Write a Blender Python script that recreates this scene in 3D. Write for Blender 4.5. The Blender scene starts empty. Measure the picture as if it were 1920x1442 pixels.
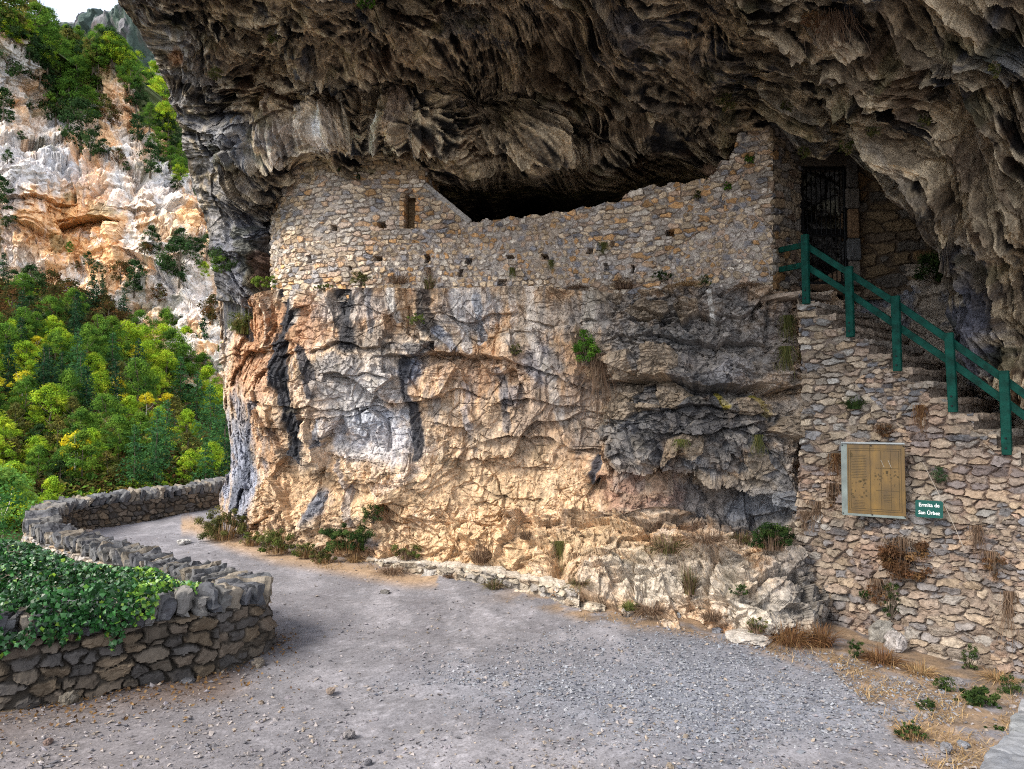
import bpy, math, random
import numpy as np
from mathutils import Vector, Matrix
R = math.radians
import os
QF = float(os.environ.get('QF', '1')); DN = os.environ.get('DN', '0') == '1'
rng = np.random.default_rng(7)
random.seed(7)
scene = bpy.context.scene
COL = scene.collection
# ---------------------------------------------------------------- camera
F = 1300.0; CAMZ = 2.7; PITCH = math.atan(69 / F)
cam = bpy.data.cameras.new("camera"); cam.sensor_width = 36; cam.lens = 36 * F / 1920
cam.clip_end = 3000; cam.clip_start = 0.05
co = bpy.data.objects.new("camera", cam); COL.objects.link(co)
co.location = (0, 0, CAMZ); co.rotation_euler = (R(90) + PITCH, 0, 0)
scene.camera = co
# ---------------------------------------------------------------- world, sun, exposure
SUN_EL, SUN_AZ = R(40), R(-122)      # azimuth clockwise from +Y: behind the camera, from the valley
w = bpy.data.worlds.new("World"); scene.world = w; w.use_nodes = True
nt = w.node_tree; nt.nodes.clear()
sky = nt.nodes.new("ShaderNodeTexSky"); sky.sky_type = 'NISHITA'; sky.sun_disc = False
sky.sun_elevation = SUN_EL; sky.sun_rotation = SUN_AZ; sky.altitude = 900; sky.dust_density = 1.5
tc = nt.nodes.new("ShaderNodeTexCoord"); mp = nt.nodes.new("ShaderNodeMapping"); mp.inputs['Scale'].default_value = (1, 1, 2.2)
cn = nt.nodes.new("ShaderNodeTexNoise"); cn.inputs['Scale'].default_value = 3.2; cn.inputs['Detail'].default_value = 7
cr = nt.nodes.new("ShaderNodeValToRGB"); cr.color_ramp.elements[0].position = 0.3; cr.color_ramp.elements[0].color = (.25, .25, .25, 1)
cr.color_ramp.elements[1].position = 0.52; cr.color_ramp.elements[1].color = (1, 1, 1, 1)
mx = nt.nodes.new("ShaderNodeMix"); mx.data_type = 'RGBA'
bg = nt.nodes.new("ShaderNodeBackground"); bg.inputs['Strength'].default_value = 0.12
out = nt.nodes.new("ShaderNodeOutputWorld")
nt.links.new(tc.outputs['Generated'], mp.inputs[0]); nt.links.new(mp.outputs[0], cn.inputs['Vector'])
nt.links.new(cn.outputs['Fac'], cr.inputs[0]); nt.links.new(cr.outputs[0], mx.inputs[0])
nt.links.new(sky.outputs[0], mx.inputs[6]); mx.inputs[7].default_value = (7.6, 8.0, 8.8, 1)
nt.links.new(mx.outputs[2], bg.inputs[0]); nt.links.new(bg.outputs[0], out.inputs[0])
sl = bpy.data.lights.new("sun", 'SUN'); sl.energy = 3.2; sl.angle = R(25); sl.color = (1, .93, .82)
so = bpy.data.objects.new("sun", sl); COL.objects.link(so)
sd = Vector((math.sin(SUN_AZ) * math.cos(SUN_EL), math.cos(SUN_AZ) * math.cos(SUN_EL), math.sin(SUN_EL)))
so.rotation_euler = sd.to_track_quat('Z', 'Y').to_euler()
scene.view_settings.view_transform = 'Standard'; scene.view_settings.look = 'None'
scene.view_settings.exposure = 1.08; scene.view_settings.gamma = 1
scene.render.engine = 'CYCLES'
scene.cycles.use_denoising = DN; scene.cycles.pixel_filter_type = 'BLACKMAN_HARRIS'; scene.cycles.filter_width = 1.1; scene.cycles.max_bounces = 6; scene.cycles.diffuse_bounces = 4
scene.cycles.transparent_max_bounces = 4; scene.cycles.glossy_bounces = 2; scene.cycles.sample_clamp_indirect = 4

# ---------------------------------------------------------------- projection helpers
cp, sp = math.cos(PITCH), math.sin(PITCH)
def unproj(px, py, Y):
    px = np.asarray(px, float); py = np.asarray(py, float)
    a = (px - 960) / F; b = (721 - py) / F
    t = Y / (cp - b * sp)
    return np.stack([a * t, Y + 0 * t, CAMZ + (sp + b * cp) * t], -1)
def proj(P):
    x, y, z = P[..., 0], P[..., 1], P[..., 2] - CAMZ
    d = y * cp + z * sp; v = -y * sp + z * cp
    d = np.where(d < .05, .05, d)
    return 960 + F * x / d, 721 - F * v / d, d
def ground_ray(px, py, zfun, n=14, D=9.):
    q = unproj(px, py, 1.0); sx, sz = q[..., 0], q[..., 2] - CAMZ; sz = np.minimum(sz, -1e-3); D = np.full(np.shape(px), D)
    for _ in range(n): D = (zfun(sx * D, D) - CAMZ) / sz
    return sx * D, D
# ---------------------------------------------------------------- noise
_r = np.random.default_rng(3); PERM = _r.permutation(4096).astype(np.int32)
def hsh(x, y, z, s=0):
    return PERM[(PERM[(PERM[(x + s * 57) & 4095] + y) & 4095] + z) & 4095]
GR = _r.normal(size=(4096, 3)).astype(np.float32); GR /= np.linalg.norm(GR, axis=1)[:, None]
RD = _r.random((4096, 6)).astype(np.float32)
from concurrent.futures import ThreadPoolExecutor
POOL = ThreadPoolExecutor(4)
def perlin(P, sc, seed=0):
    P = np.asarray(P); sh = P.shape[:-1]; p = (P * np.asarray(sc, np.float32)).astype(np.float32).reshape(-1, 3)
    ch = np.array_split(p, max(1, min(64, len(p) // 30000))); r = list(POOL.map(lambda q: _perlin(q, seed), ch)); return np.concatenate(r).reshape(sh)
def _perlin(p, seed):
    i = np.floor(p).astype(np.int32); f = p - i
    u = f * f * f * (f * (f * 6 - 15) + 10); o = np.zeros(len(p), np.float32)
    for a in (0, 1):
        for b in (0, 1):
            for c in (0, 1):
                g = GR[hsh(i[:, 0] + a, i[:, 1] + b, i[:, 2] + c, seed)]
                d = g[:, 0] * (f[:, 0] - a) + g[:, 1] * (f[:, 1] - b) + g[:, 2] * (f[:, 2] - c)
                wt = (u[:, 0] if a else 1 - u[:, 0]) * (u[:, 1] if b else 1 - u[:, 1]) * (u[:, 2] if c else 1 - u[:, 2])
                o += wt * d
    return o * 1.5
def fbm(P, sc, oct=4, seed=0, gain=.5):
    o = 0; a = 1; s = np.asarray(sc, np.float32)
    for k in range(oct):
        o = o + a * perlin(P, s, seed + k); a *= gain; s = s * 2.03
    return o
def ridged(P, sc, oct=3, seed=0):
    o = 0; a = 1; s = np.asarray(sc, np.float32)
    for k in range(oct):
        o = o + a * (1 - 2 * np.abs(perlin(P, s, seed + k))); a *= .5; s = s * 2.1
    return o
def cells(P, sc, seed=0, jit=.9):
    """nearest feature point in 3D: F1, F2, random 6-vector, offset"""
    p = (P * np.asarray(sc, np.float32)).astype(np.float32).reshape(-1, 3); s = P.shape[:-1]
    ch = np.array_split(p, max(1, min(64, len(p) // 20000))); r = list(POOL.map(lambda q: _cells(q, seed, jit), ch))
    f1, f2, hid, off = [np.concatenate([a[k] for a in r]) for k in range(4)]
    return f1.reshape(s), f2.reshape(s), RD[hid].reshape(s + (6,)), off.reshape(s + (3,))
def _cells(p, seed, jit):
    i = np.floor(p).astype(np.int32)
    n = len(p); f1 = np.full(n, 9., np.float32); f2 = f1.copy(); hid = np.zeros(n, np.int32); off = np.zeros((n, 3), np.float32)
    for a in (-1, 0, 1):
        for b in (-1, 0, 1):
            for c in (-1, 0, 1):
                if a and b and c: continue
                h = hsh(i[:, 0] + a, i[:, 1] + b, i[:, 2] + c, seed)
                d = p - (i + np.array([a, b, c])) - (.5 + (RD[h, :3] - .5) * jit)
                dd = (d * d).sum(1); m = dd < f1
                f2 = np.where(m, f1, np.minimum(f2, dd)); f1 = np.where(m, dd, f1); hid = np.where(m, h, hid); off[m] = d[m]
    return np.sqrt(f1), np.sqrt(f2), hid, off
def facets(P, sc, amp, seed=0, tilt=1.0):
    f1, f2, r, off = cells(P, sc, seed)
    return amp * ((r[..., 3] - .5) * 1.4 + tilt * ((r[..., 4] - .5) * off[..., 0] + (r[..., 5] - .5) * off[..., 2] + (r[..., 2] - .5) * off[..., 1])), f2 - f1, r
def warp(P, sc, amp, seed=50):
    return P + amp * np.stack([perlin(P, sc, seed), perlin(P, sc, seed + 1), perlin(P, sc, seed + 2)], -1)
def sstep(a, b, x):
    t = np.clip((x - a) / (b - a), 0, 1); return t * t * (3 - 2 * t)
def mix(c, col, m):
    return c + (np.asarray(col, np.float32) - c) * m[..., None]
def tps(ctrl, X, Y, log=True, lo=None, hi=None):
    c = np.array(ctrl, float); a = c[:, :2] / 500.; v = np.log(c[:, 2]) if log else c[:, 2]
    def K(r2): return np.where(r2 > 1e-12, .5 * r2 * np.log(r2 + 1e-12), 0)
    n = len(c); d = ((a[:, None] - a[None]) ** 2).sum(-1)
    M = np.zeros((n + 3, n + 3)); M[:n, :n] = K(d) + np.eye(n) * 1e-3; M[:n, n] = 1; M[:n, n + 1:] = a; M[n, :n] = 1; M[n + 1:, :n] = a.T
    wv = np.linalg.solve(M, np.concatenate([v, np.zeros(3)]))
    sh = X.shape; x = X.ravel() / 500.; y = Y.ravel() / 500.; o = wv[n] + wv[n + 1] * x + wv[n + 2] * y
    for k in range(n):
        o += wv[k] * K((x - a[k, 0]) ** 2 + (y - a[k, 1]) ** 2)
    o = np.exp(o) if log else o
    if lo is not None: o = np.clip(o, lo, hi)
    return o.reshape(sh)
def dist_poly(X, Y, pts):
    """distance to polyline, signed y offset (positive = below), param"""
    best = np.full(X.shape, 1e9); par = np.zeros(X.shape)
    n = len(pts) - 1
    for k in range(n):
        (x0, y0), (x1, y1) = pts[k][:2], pts[k + 1][:2]
        dx, dy = x1 - x0, y1 - y0; L = dx * dx + dy * dy + 1e-9
        t = np.clip(((X - x0) * dx + (Y - y0) * dy) / L, 0, 1)
        d = np.hypot(X - x0 - t * dx, Y - y0 - t * dy); m = d < best
        best = np.where(m, d, best); par = np.where(m, (k + t) / n, par)
    return best, par
def below(X, Y, pts, fade=25):
    xs = [p[0] for p in pts]; ys = [p[1] for p in pts]
    o = np.argsort(xs); yl = np.interp(X, np.array(xs)[o], np.array(ys)[o])
    return Y - yl, sstep(xs[o[0]] - fade, xs[o[0]] + fade, X) * (1 - sstep(xs[o[-1]] - fade, xs[o[-1]] + fade, X))
# ---------------------------------------------------------------- materials
MATS = {}
def lnk(m, a, b): m.node_tree.links.new(a, b)
def mat_attr(name, rough=.9, bump=.5, bscale=9, var=.35, vscale=5, spec=.15, dist=.03, sat=1.0):
    if name in MATS: return MATS[name]
    m = bpy.data.materials.new(name); m.use_nodes = True; N = m.node_tree.nodes; b = N['Principled BSDF']
    b.inputs['Roughness'].default_value = rough; b.inputs['Specular IOR Level'].default_value = spec
    at = N.new('ShaderNodeAttribute'); at.attribute_name = 'Col'
    t = N.new('ShaderNodeTexCoord')
    n1 = N.new('ShaderNodeTexNoise'); n1.inputs['Scale'].default_value = vscale; n1.inputs['Detail'].default_value = 8; n1.inputs['Roughness'].default_value = .7
    mr = N.new('ShaderNodeMapRange'); mr.inputs[1].default_value = .3; mr.inputs[2].default_value = .7; mr.inputs[3].default_value = 1 - var; mr.inputs[4].default_value = 1 + var
    mu = N.new('ShaderNodeMix'); mu.data_type = 'RGBA'; mu.blend_type = 'MULTIPLY'; mu.inputs[0].default_value = 1
    lnk(m, t.outputs['Object'], n1.inputs['Vector']); lnk(m, n1.outputs['Fac'], mr.inputs[0])
    lnk(m, at.outputs['Color'], mu.inputs[6]); lnk(m, mr.outputs[0], mu.inputs[7]); lnk(m, mu.outputs[2], b.inputs['Base Color'])
    n2 = N.new('ShaderNodeTexNoise'); n2.inputs['Scale'].default_value = bscale; n2.inputs['Detail'].default_value = 9; n2.inputs['Roughness'].default_value = .72
    bp = N.new('ShaderNodeBump'); bp.inputs['Strength'].default_value = bump; bp.inputs['Distance'].default_value = dist
    lnk(m, t.outputs['Object'], n2.inputs['Vector']); lnk(m, n2.outputs['Fac'], bp.inputs['Height']); lnk(m, bp.outputs[0], b.inputs['Normal'])
    MATS[name] = m; return m
def mat_plain(name, col, rough=.6, metal=0, bump=0, bscale=30, var=.15, vscale=8, spec=.4, stretch=(1, 1, 1)):
    if name in MATS: return MATS[name]
    m = bpy.data.materials.new(name); m.use_nodes = True; N = m.node_tree.nodes; b = N['Principled BSDF']
    b.inputs['Roughness'].default_value = rough; b.inputs['Metallic'].default_value = metal; b.inputs['Specular IOR Level'].default_value = spec
    t = N.new('ShaderNodeTexCoord'); mp = N.new('ShaderNodeMapping'); mp.inputs['Scale'].default_value = stretch
    n1 = N.new('ShaderNodeTexNoise'); n1.inputs['Scale'].default_value = vscale; n1.inputs['Detail'].default_value = 6
    mr = N.new('ShaderNodeMapRange'); mr.inputs[1].default_value = .3; mr.inputs[2].default_value = .7; mr.inputs[3].default_value = 1 - var; mr.inputs[4].default_value = 1 + var
    mu = N.new('ShaderNodeMix'); mu.data_type = 'RGBA'; mu.blend_type = 'MULTIPLY'; mu.inputs[0].default_value = 1; mu.inputs[6].default_value = (*col, 1)
    lnk(m, t.outputs['Object'], mp.inputs[0]); lnk(m, mp.outputs[0], n1.inputs['Vector']); lnk(m, n1.outputs['Fac'], mr.inputs[0]); lnk(m, mr.outputs[0], mu.inputs[7]); lnk(m, mu.outputs[2], b.inputs['Base Color'])
    if bump:
        n2 = N.new('ShaderNodeTexNoise'); n2.inputs['Scale'].default_value = bscale; n2.inputs['Detail'].default_value = 6
        bp = N.new('ShaderNodeBump'); bp.inputs['Strength'].default_value = bump; bp.inputs['Distance'].default_value = .01
        lnk(m, mp.outputs[0], n2.inputs['Vector']); lnk(m, n2.outputs['Fac'], bp.inputs['Height']); lnk(m, bp.outputs[0], b.inputs['Normal'])
    MATS[name] = m; return m
def mat_leaf(name='leaf_mat', trans=.35, hue=.03):
    if name in MATS: return MATS[name]
    m = bpy.data.materials.new(name); m.use_nodes = True; N = m.node_tree.nodes; N.remove(N['Principled BSDF'])
    at = N.new('ShaderNodeAttribute'); at.attribute_name = 'Col'
    d = N.new('ShaderNodeBsdfDiffuse'); t = N.new('ShaderNodeBsdfTranslucent'); mxs = N.new('ShaderNodeMixShader'); mxs.inputs[0].default_value = trans
    lnk(m, at.outputs['Color'], d.inputs[0]); lnk(m, at.outputs['Color'], t.inputs[0])
    lnk(m, d.outputs[0], mxs.inputs[1]); lnk(m, t.outputs[0], mxs.inputs[2])
    lnk(m, mxs.outputs[0], N['Material Output'].inputs[0]); MATS[name] = m; return m
# ---------------------------------------------------------------- mesh helpers
def mk(name, V, Fq, mat, parent=None, col=None, smooth=False):
    """V (n,3), Fq list of lists or (m,k) array"""
    V = np.asarray(V, np.float32).reshape(-1, 3); me = bpy.data.meshes.new(name)
    if isinstance(Fq, np.ndarray):
        m, k = Fq.shape; me.vertices.add(len(V)); me.vertices.foreach_set('co', V.ravel())
        me.loops.add(m * k); me.loops.foreach_set('vertex_index', Fq.astype(np.int32).ravel())
        me.polygons.add(m); me.polygons.foreach_set('loop_start', np.arange(0, m * k, k, dtype=np.int32))
        try: me.polygons.foreach_set('loop_total', np.full(m, k, np.int32))
        except Exception: pass
        me.update(calc_edges=True)
    else:
        me.from_pydata(V.tolist(), [], Fq); me.update()
    if col is not None:
        c = np.ones((len(V), 4), np.float32); c[:, :3] = np.asarray(col, np.float32).reshape(-1, 3) if np.ndim(col) > 1 else col
        a = me.attributes.new('Col', 'FLOAT_COLOR', 'POINT'); a.data.foreach_set('color', np.clip(c, 0, 1).ravel())
    me.polygons.foreach_set('use_smooth', np.full(len(me.polygons), smooth))
    me.materials.append(mat)
    o = bpy.data.objects.new(name, me); COL.objects.link(o)
    if parent is not None: o.parent = parent
    return o
def gridfaces(ny, nx, flip=False):
    i = np.arange(ny * nx).reshape(ny, nx)
    f = np.stack([i[:-1, :-1], i[1:, :-1], i[1:, 1:], i[:-1, 1:]], -1).reshape(-1, 4)
    return f[:, ::-1] if flip else f
def empty(name, label, cat, loc=(0, 0, 0), group=None, kind=None):
    o = bpy.data.objects.new(name, None); COL.objects.link(o); o.location = loc; o.empty_display_size = .2
    return tag(o, label, cat, group, kind)
def tag(o, label=None, cat=None, group=None, kind=None):
    if label: o['label'] = label
    if cat: o['category'] = cat
    if group: o['group'] = group
    if kind: o['kind'] = kind
    return o
def structure(o, label=None):
    o['kind'] = 'structure'
    if label: o['label'] = label
    return o
def child(o, parent):
    """parent keeping world place (parent has only location)"""
    o.parent = parent; o.matrix_parent_inverse = Matrix.Translation(-Vector(parent.location)); return o
class MB:
    def __init__(s): s.V = []; s.F = []; s.C = []; s.n = 0
    def add(s, V, Fc, col=None):
        V = np.asarray(V, float).reshape(-1, 3); s.V.append(V); s.F += [[int(i) + s.n for i in f] for f in Fc]; s.n += len(V)
        if col is not None: s.C.append(np.broadcast_to(np.asarray(col, float), (len(V), 3)) if np.ndim(col) < 2 else col)
    def box(s, c, sx, sy, sz, M=None, col=None, bev=.12):
        h = np.array([sx, sy, sz]) / 2; b = min(h) * bev * 2
        pts = []
        for X in (-1, 1):
            for Y in (-1, 1):
                for Z in (-1, 1):
                    for ax in range(3):
                        p = np.array([X, Y, Z]) * h; q = np.array([X, Y, Z]) * b
                        for k in range(3):
                            if k != ax: p[k] -= q[k]
                        pts.append(p)
        import itertools
        V = np.array(pts); F_ = []
        idx = {k: i for i, k in enumerate(itertools.product((-1, 1), (-1, 1), (-1, 1)))}
        def v(x, y, z, ax): return idx[(x, y, z)] * 3 + ax
        F_ += [[v(1, -1, -1, 0), v(1, 1, -1, 0), v(1, 1, 1, 0), v(1, -1, 1, 0)], [v(-1, -1, -1, 0), v(-1, -1, 1, 0), v(-1, 1, 1, 0), v(-1, 1, -1, 0)],
               [v(-1, 1, -1, 1), v(-1, 1, 1, 1), v(1, 1, 1, 1), v(1, 1, -1, 1)], [v(-1, -1, -1, 1), v(1, -1, -1, 1), v(1, -1, 1, 1), v(-1, -1, 1, 1)],
               [v(-1, -1, 1, 2), v(1, -1, 1, 2), v(1, 1, 1, 2), v(-1, 1, 1, 2)], [v(-1, -1, -1, 2), v(-1, 1, -1, 2), v(1, 1, -1, 2), v(1, -1, -1, 2)]]
        for x in (-1, 1):
            for y in (-1, 1):
                F_.append([v(x, y, -1, 0), v(x, y, 1, 0), v(x, y, 1, 1), v(x, y, -1, 1)] if x * y < 0 else [v(x, y, -1, 1), v(x, y, 1, 1), v(x, y, 1, 0), v(x, y, -1, 0)])
                F_.append([v(x, -1, y, 0), v(x, 1, y, 0), v(x, 1, y, 2), v(x, -1, y, 2)])
                F_.append([v(-1, x, y, 1), v(1, x, y, 1), v(1, x, y, 2), v(-1, x, y, 2)])
        for x, y, z in idx: F_.append([v(x, y, z, 0), v(x, y, z, 1), v(x, y, z, 2)])
        if M is not None: V = V @ np.array(M).T
        s.add(V + np.asarray(c), F_, col); return s
    def tube(s, pts, rad, k=6, col=None):
        pts = np.asarray(pts, float); rad = np.broadcast_to(rad, len(pts)); V = []; n = len(pts)
        for i in range(n):
            t = pts[min(i + 1, n - 1)] - pts[max(i - 1, 0)]; t /= np.linalg.norm(t) + 1e-9
            a = np.cross(t, (0, 0, 1.)) if abs(t[2]) < .9 else np.cross(t, (1., 0, 0)); a /= np.linalg.norm(a); b = np.cross(t, a)
            for j in range(k):
                an = 2 * math.pi * j / k; V.append(pts[i] + rad[i] * (math.cos(an) * a + math.sin(an) * b))
        Fc = [[i * k + j, i * k + (j + 1) % k, (i + 1) * k + (j + 1) % k, (i + 1) * k + j] for i in range(n - 1) for j in range(k)]
        Fc += [list(range(k))[::-1], list(range((n - 1) * k, n * k))]
        s.add(V, Fc, col); return s
    def build(s, name, mat, parent=None, smooth=False):
        return mk(name, np.concatenate(s.V), s.F, mat, parent, np.concatenate(s.C) if s.C else None, smooth)
REG = []   # (px, py, depth, P) of surfaces for placing things on them
REGN = []
def register(P, step=1):
    q = P[::step, ::step].reshape(-1, 3); x, y, d = proj(q); REG.append(np.stack([x, y, d], 1).astype(np.float32)); REGN.append(q.astype(np.float32))
def surf_at(px, py, rad=5):
    a = np.concatenate(REG) if len(REG) > 1 else REG[0]; q = np.concatenate(REGN) if len(REGN) > 1 else REGN[0]
    REG[:] = [a]; REGN[:] = [q]
    m = np.nonzero((np.abs(a[:, 0] - px) < rad) & (np.abs(a[:, 1] - py) < rad))[0]
    if len(m) == 0: return surf_at(px, py, rad * 2) if rad < 100 else np.array(unproj(px, py, 12))
    return q[m[np.argmin(a[m, 2])]].astype(float)
def normals(P):
    a = np.gradient(P, axis=1); b = np.gradient(P, axis=0); n = np.cross(a, b); n /= np.linalg.norm(n, axis=-1, keepdims=True) + 1e-9
    s = np.sign((n * (np.array([0, 0, CAMZ]) - P)).sum(-1, keepdims=True)); return n * np.where(s == 0, 1, s)
def smoothgrid(A, k):
    for _ in range(k):
        B = np.pad(A, ((1, 1), (1, 1), (0, 0)), mode='edge')
        A = (B[:-2, 1:-1] + B[2:, 1:-1] + B[1:-1, :-2] + B[1:-1, 2:]) / 4
    return A
def dispdir(P, N, lo=.2, hi=1., k=1.4, off=.1):
    V = np.array([0, 0, CAMZ]) - P; V = V / np.linalg.norm(V, axis=-1, keepdims=True); f = smoothgrid(np.abs((N * V).sum(-1, keepdims=True)), 10); w_ = np.clip(f * k - off, lo, hi)
    d = N * w_ + V * (1 - w_); return d / np.linalg.norm(d, axis=-1, keepdims=True)
def wrapgrid(P, C, top=(), bottom=(), left=(), right=()):
    for v in top: P = np.concatenate([P[:1] + np.array(v), P]); C = np.concatenate([C[:1], C])
    for v in bottom: P = np.concatenate([P, P[-1:] + np.array(v)]); C = np.concatenate([C, C[-1:]])
    for v in left: P = np.concatenate([P[:, :1] + np.array(v), P], 1); C = np.concatenate([C[:, :1], C], 1)
    for v in right: P = np.concatenate([P, P[:, -1:] + np.array(v)], 1); C = np.concatenate([C, C[:, -1:]], 1)
    return P, C
def ip(tab):
    a = np.array(tab, float); return lambda x: np.interp(x, a[:, 0], a[:, 1])
ROCK = mat_attr('rock_mat', bump=1.0, bscale=11, var=.62, vscale=11, dist=.07)
FARROCK = mat_attr('far_rock_mat', bump=.8, bscale=1.2, var=.4, vscale=1.0, dist=.6)
MASON = mat_attr('masonry_mat', bump=.9, bscale=18, var=.5, vscale=17, dist=.035)

# ================================================================ GROUND
wallc = np.array([(-8.2, 6.15), (-7, 6.35), (-6, 6.55), (-4.9, 6.8), (-4.5, 7.05), (-3.95, 7.38), (-3.45, 7.8), (-3.17, 8.3), (-3.35, 8.75), (-3.95, 9.25), (-4.7, 9.75), (-5.9, 10.6), (-7.0, 11.35), (-8.1, 12.2), (-8.75, 13.0),
                  (-9.2, 13.9), (-9.35, 14.7), (-9.1, 15.5), (-8.5, 16.3), (-7.9, 17.3), (-7.5, 18.3), (-7.4, 19.5)])
def catmull(pts, per=20):
    pts = np.asarray(pts, float); p = np.concatenate([[2 * pts[0] - pts[1]], pts, [2 * pts[-1] - pts[-2]]]); o = []
    for k in range(1, len(p) - 2):
        t = np.linspace(0, 1, per, endpoint=False)[:, None]; a, b, c, d = p[k - 1], p[k], p[k + 1], p[k + 2]
        o.append(.5 * ((2 * b) + (c - a) * t + (2 * a - 5 * b + 4 * c - d) * t ** 2 + (3 * b - a - 3 * c + d) * t ** 3))
    return np.concatenate(o + [pts[-1:]])
wc = catmull(wallc, 16)
def zg0(X, Y):
    z = .06 * np.maximum(Y - 9, 0) - .14 * sstep(3.4, 5.4, X) * (1 - sstep(9, 11, Y))
    return z
PLAT = np.concatenate([wc, [(-7.4, 26), (30, 26), (30, -30), (-12, -30), (-12, 6)]])
def inside(X, Y, poly):
    r = np.zeros(X.shape, bool); n = len(poly)
    for k in range(n):
        x0, y0 = poly[k]; x1, y1 = poly[(k + 1) % n]
        if y0 == y1: continue
        c = ((y0 > Y) != (y1 > Y)) & (X < (x1 - x0) * (Y - y0) / (y1 - y0) + x0); r ^= c
    return r
def build_ground():
    xs = np.concatenate([np.linspace(-30, -11.2, 60), np.arange(-11, 8, .045), np.linspace(8.2, 30, 30)])
    ys = np.concatenate([np.linspace(-28, 4, 60), np.arange(4.05, 20, .045), np.linspace(20.2, 26, 20)])
    X, Y = np.meshgrid(xs, ys)
    ins = inside(X, Y, PLAT)
    d, _ = dist_poly(X, Y, np.concatenate([[(-12, -30), (-12, 6)], wc, [(-7.4, 26)]])[::3])
    P0 = np.stack([X, Y, 0 * X], -1)
    z = zg0(X, Y) + .05 * fbm(P0, .5, 3, 5) + .018 * fbm(P0, 3.5, 3, 9)
    z = z - np.where(ins, 0, np.minimum(1.35 * np.maximum(d - .15, 0), 16))
    P = np.stack([X, Y, z], -1)
    px, py, dd = proj(P)
    wn = 26 * fbm(P0, .8, 3, 21); u, v = px + wn, py + .6 * wn
    c = np.ones(P.shape, np.float32) * np.array([.172, .166, .180])
    n1 = fbm(P0, 1.3, 4, 31); c = mix(c, (.225, .215, .232), sstep(-.1, .5, n1)); c = mix(c, (.15, .142, .155), sstep(.0, .7, -n1) * .7)
    # fine blue-grey gravel spread right of the middle
    g = sstep(-.3, 1, 1 - np.maximum(np.abs(u - 1330) / 620, 0) - np.abs(v - (1305 + .06 * (u - 1200))) / 160)
    c = mix(c, (.185, .197, .235), g * .85)
    # dry straw soil along the right wall
    edge = ip([(1000, 1130), (1100, 1165), (1300, 1190), (1420, 1215), (1560, 1265), (1640, 1330), (1700, 1400), (1760, 1450), (2000, 1600)])
    top = v - edge(u)
    s = (1 - sstep(-12, 14, top)) * sstep(880, 1060, u) * (px > 700)
    c = mix(c, (.24, .165, .105), s * sstep(-.5, .1, fbm(P0, 2.2, 4, 37)) * .95); c = mix(c, (.15, .115, .09), s * sstep(.0, .4, fbm(P0, 3, 3, 41)) * .8)
    s2 = sstep(0, 60, (1300 - u * .2) - 0 * v) * 0
    # brown litter under the near parapet
    base = ip([(-200, 1345), (0, 1335), (105, 1312), (274, 1290), (430, 1255), (520, 1215), (560, 1180)])
    l = (1 - sstep(15, 75, v - base(u))) * (1 - sstep(380, 520, u)) * (v > 1150)
    c = mix(c, (.10, .065, .045), l * .85)
    c = mix(c, (.13, .115, .115), (1 - sstep(0, 700, u - .3 * (v - 1300))) * sstep(1180, 1330, v) * .75)  # lower left foreground darkened: its shade put into the ground colour
    c = mix(c, (.36, .24, .14), (1 - sstep(0, 26, np.abs(py - ip([(360, 985), (420, 1012), (520, 1042), (640, 1062), (760, 1085)])(px)))) * (px > 340) * (px < 820) * .8)
    c = mix(c, (.10, .10, .05), np.where(ins, 0, sstep(.3, .8, d)))
    f1, f2, r, off = cells(P0, 22, 77)
    st = (r[..., 0] > .62) * sstep(.02, .2, f2 - f1); c = c * (1 + (st * (r[..., 1] - .45) * .9)[..., None])
    o = structure(mk('path', P, gridfaces(len(ys), len(xs)), mat_attr('ground_mat', bump=.45, bscale=45, var=.4, vscale=40, dist=.015), None, c.reshape(-1, 3), True))
    return o
build_ground()
def zg(x, y): return float(zg0(np.array(x, float), np.array(y, float)))
# valley terrain
QT = ip([(-60, -14), (0, -12), (12, -13), (22, -18), (30, -19), (40, -14), (60, -3), (90, 9), (115, 20), (135, 27), (200, 55), (400, 120), (900, 200)])
def zterr(X, Y):
    q = .87 * Y - .5 * X; P0 = np.stack([X, Y, 0 * X], -1)
    return QT(q) - 9.5 * sstep(-66, -42, X * 100 / np.maximum(Y, 20)) * sstep(60, 100, q) + 2.2 * fbm(P0, .03, 3, 90) + .5 * fbm(P0, .2, 3, 95)
def build_valley():
    xs = np.concatenate([np.linspace(-700, -120, 60), np.arange(-119, 30, .7), np.linspace(31, 300, 30)]); ys = np.concatenate([np.linspace(-200, 10, 30), np.arange(11, 150, .7), np.linspace(151, 700, 60)])
    X, Y = np.meshgrid(xs, ys); P = np.stack([X, Y, zterr(X, Y)], -1)
    n = fbm(P, .12, 4, 101); c = np.ones(P.shape, np.float32) * np.array([.075, .062, .028])
    c = mix(c, (.05, .075, .02), sstep(-.1, .3, n)); c = mix(c, (.15, .075, .03), sstep(.1, .5, fbm(P, .25, 3, 107)) * .8)
    c = mix(c, (.38, .34, .30), sstep(.55, .7, fbm(P, .15, 4, 111)))
    global TG; TG = (P[30:30 + 199, 60:60 + 213, 2].copy(), xs[60], ys[30])
    structure(mk('valley_terrain', P, gridfaces(len(ys), len(xs)), mat_attr('terrain_mat', bump=1, bscale=1.5, var=.5, vscale=1.2, dist=.3), None, c.reshape(-1, 3), True))
    register(P)
build_valley()

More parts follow.
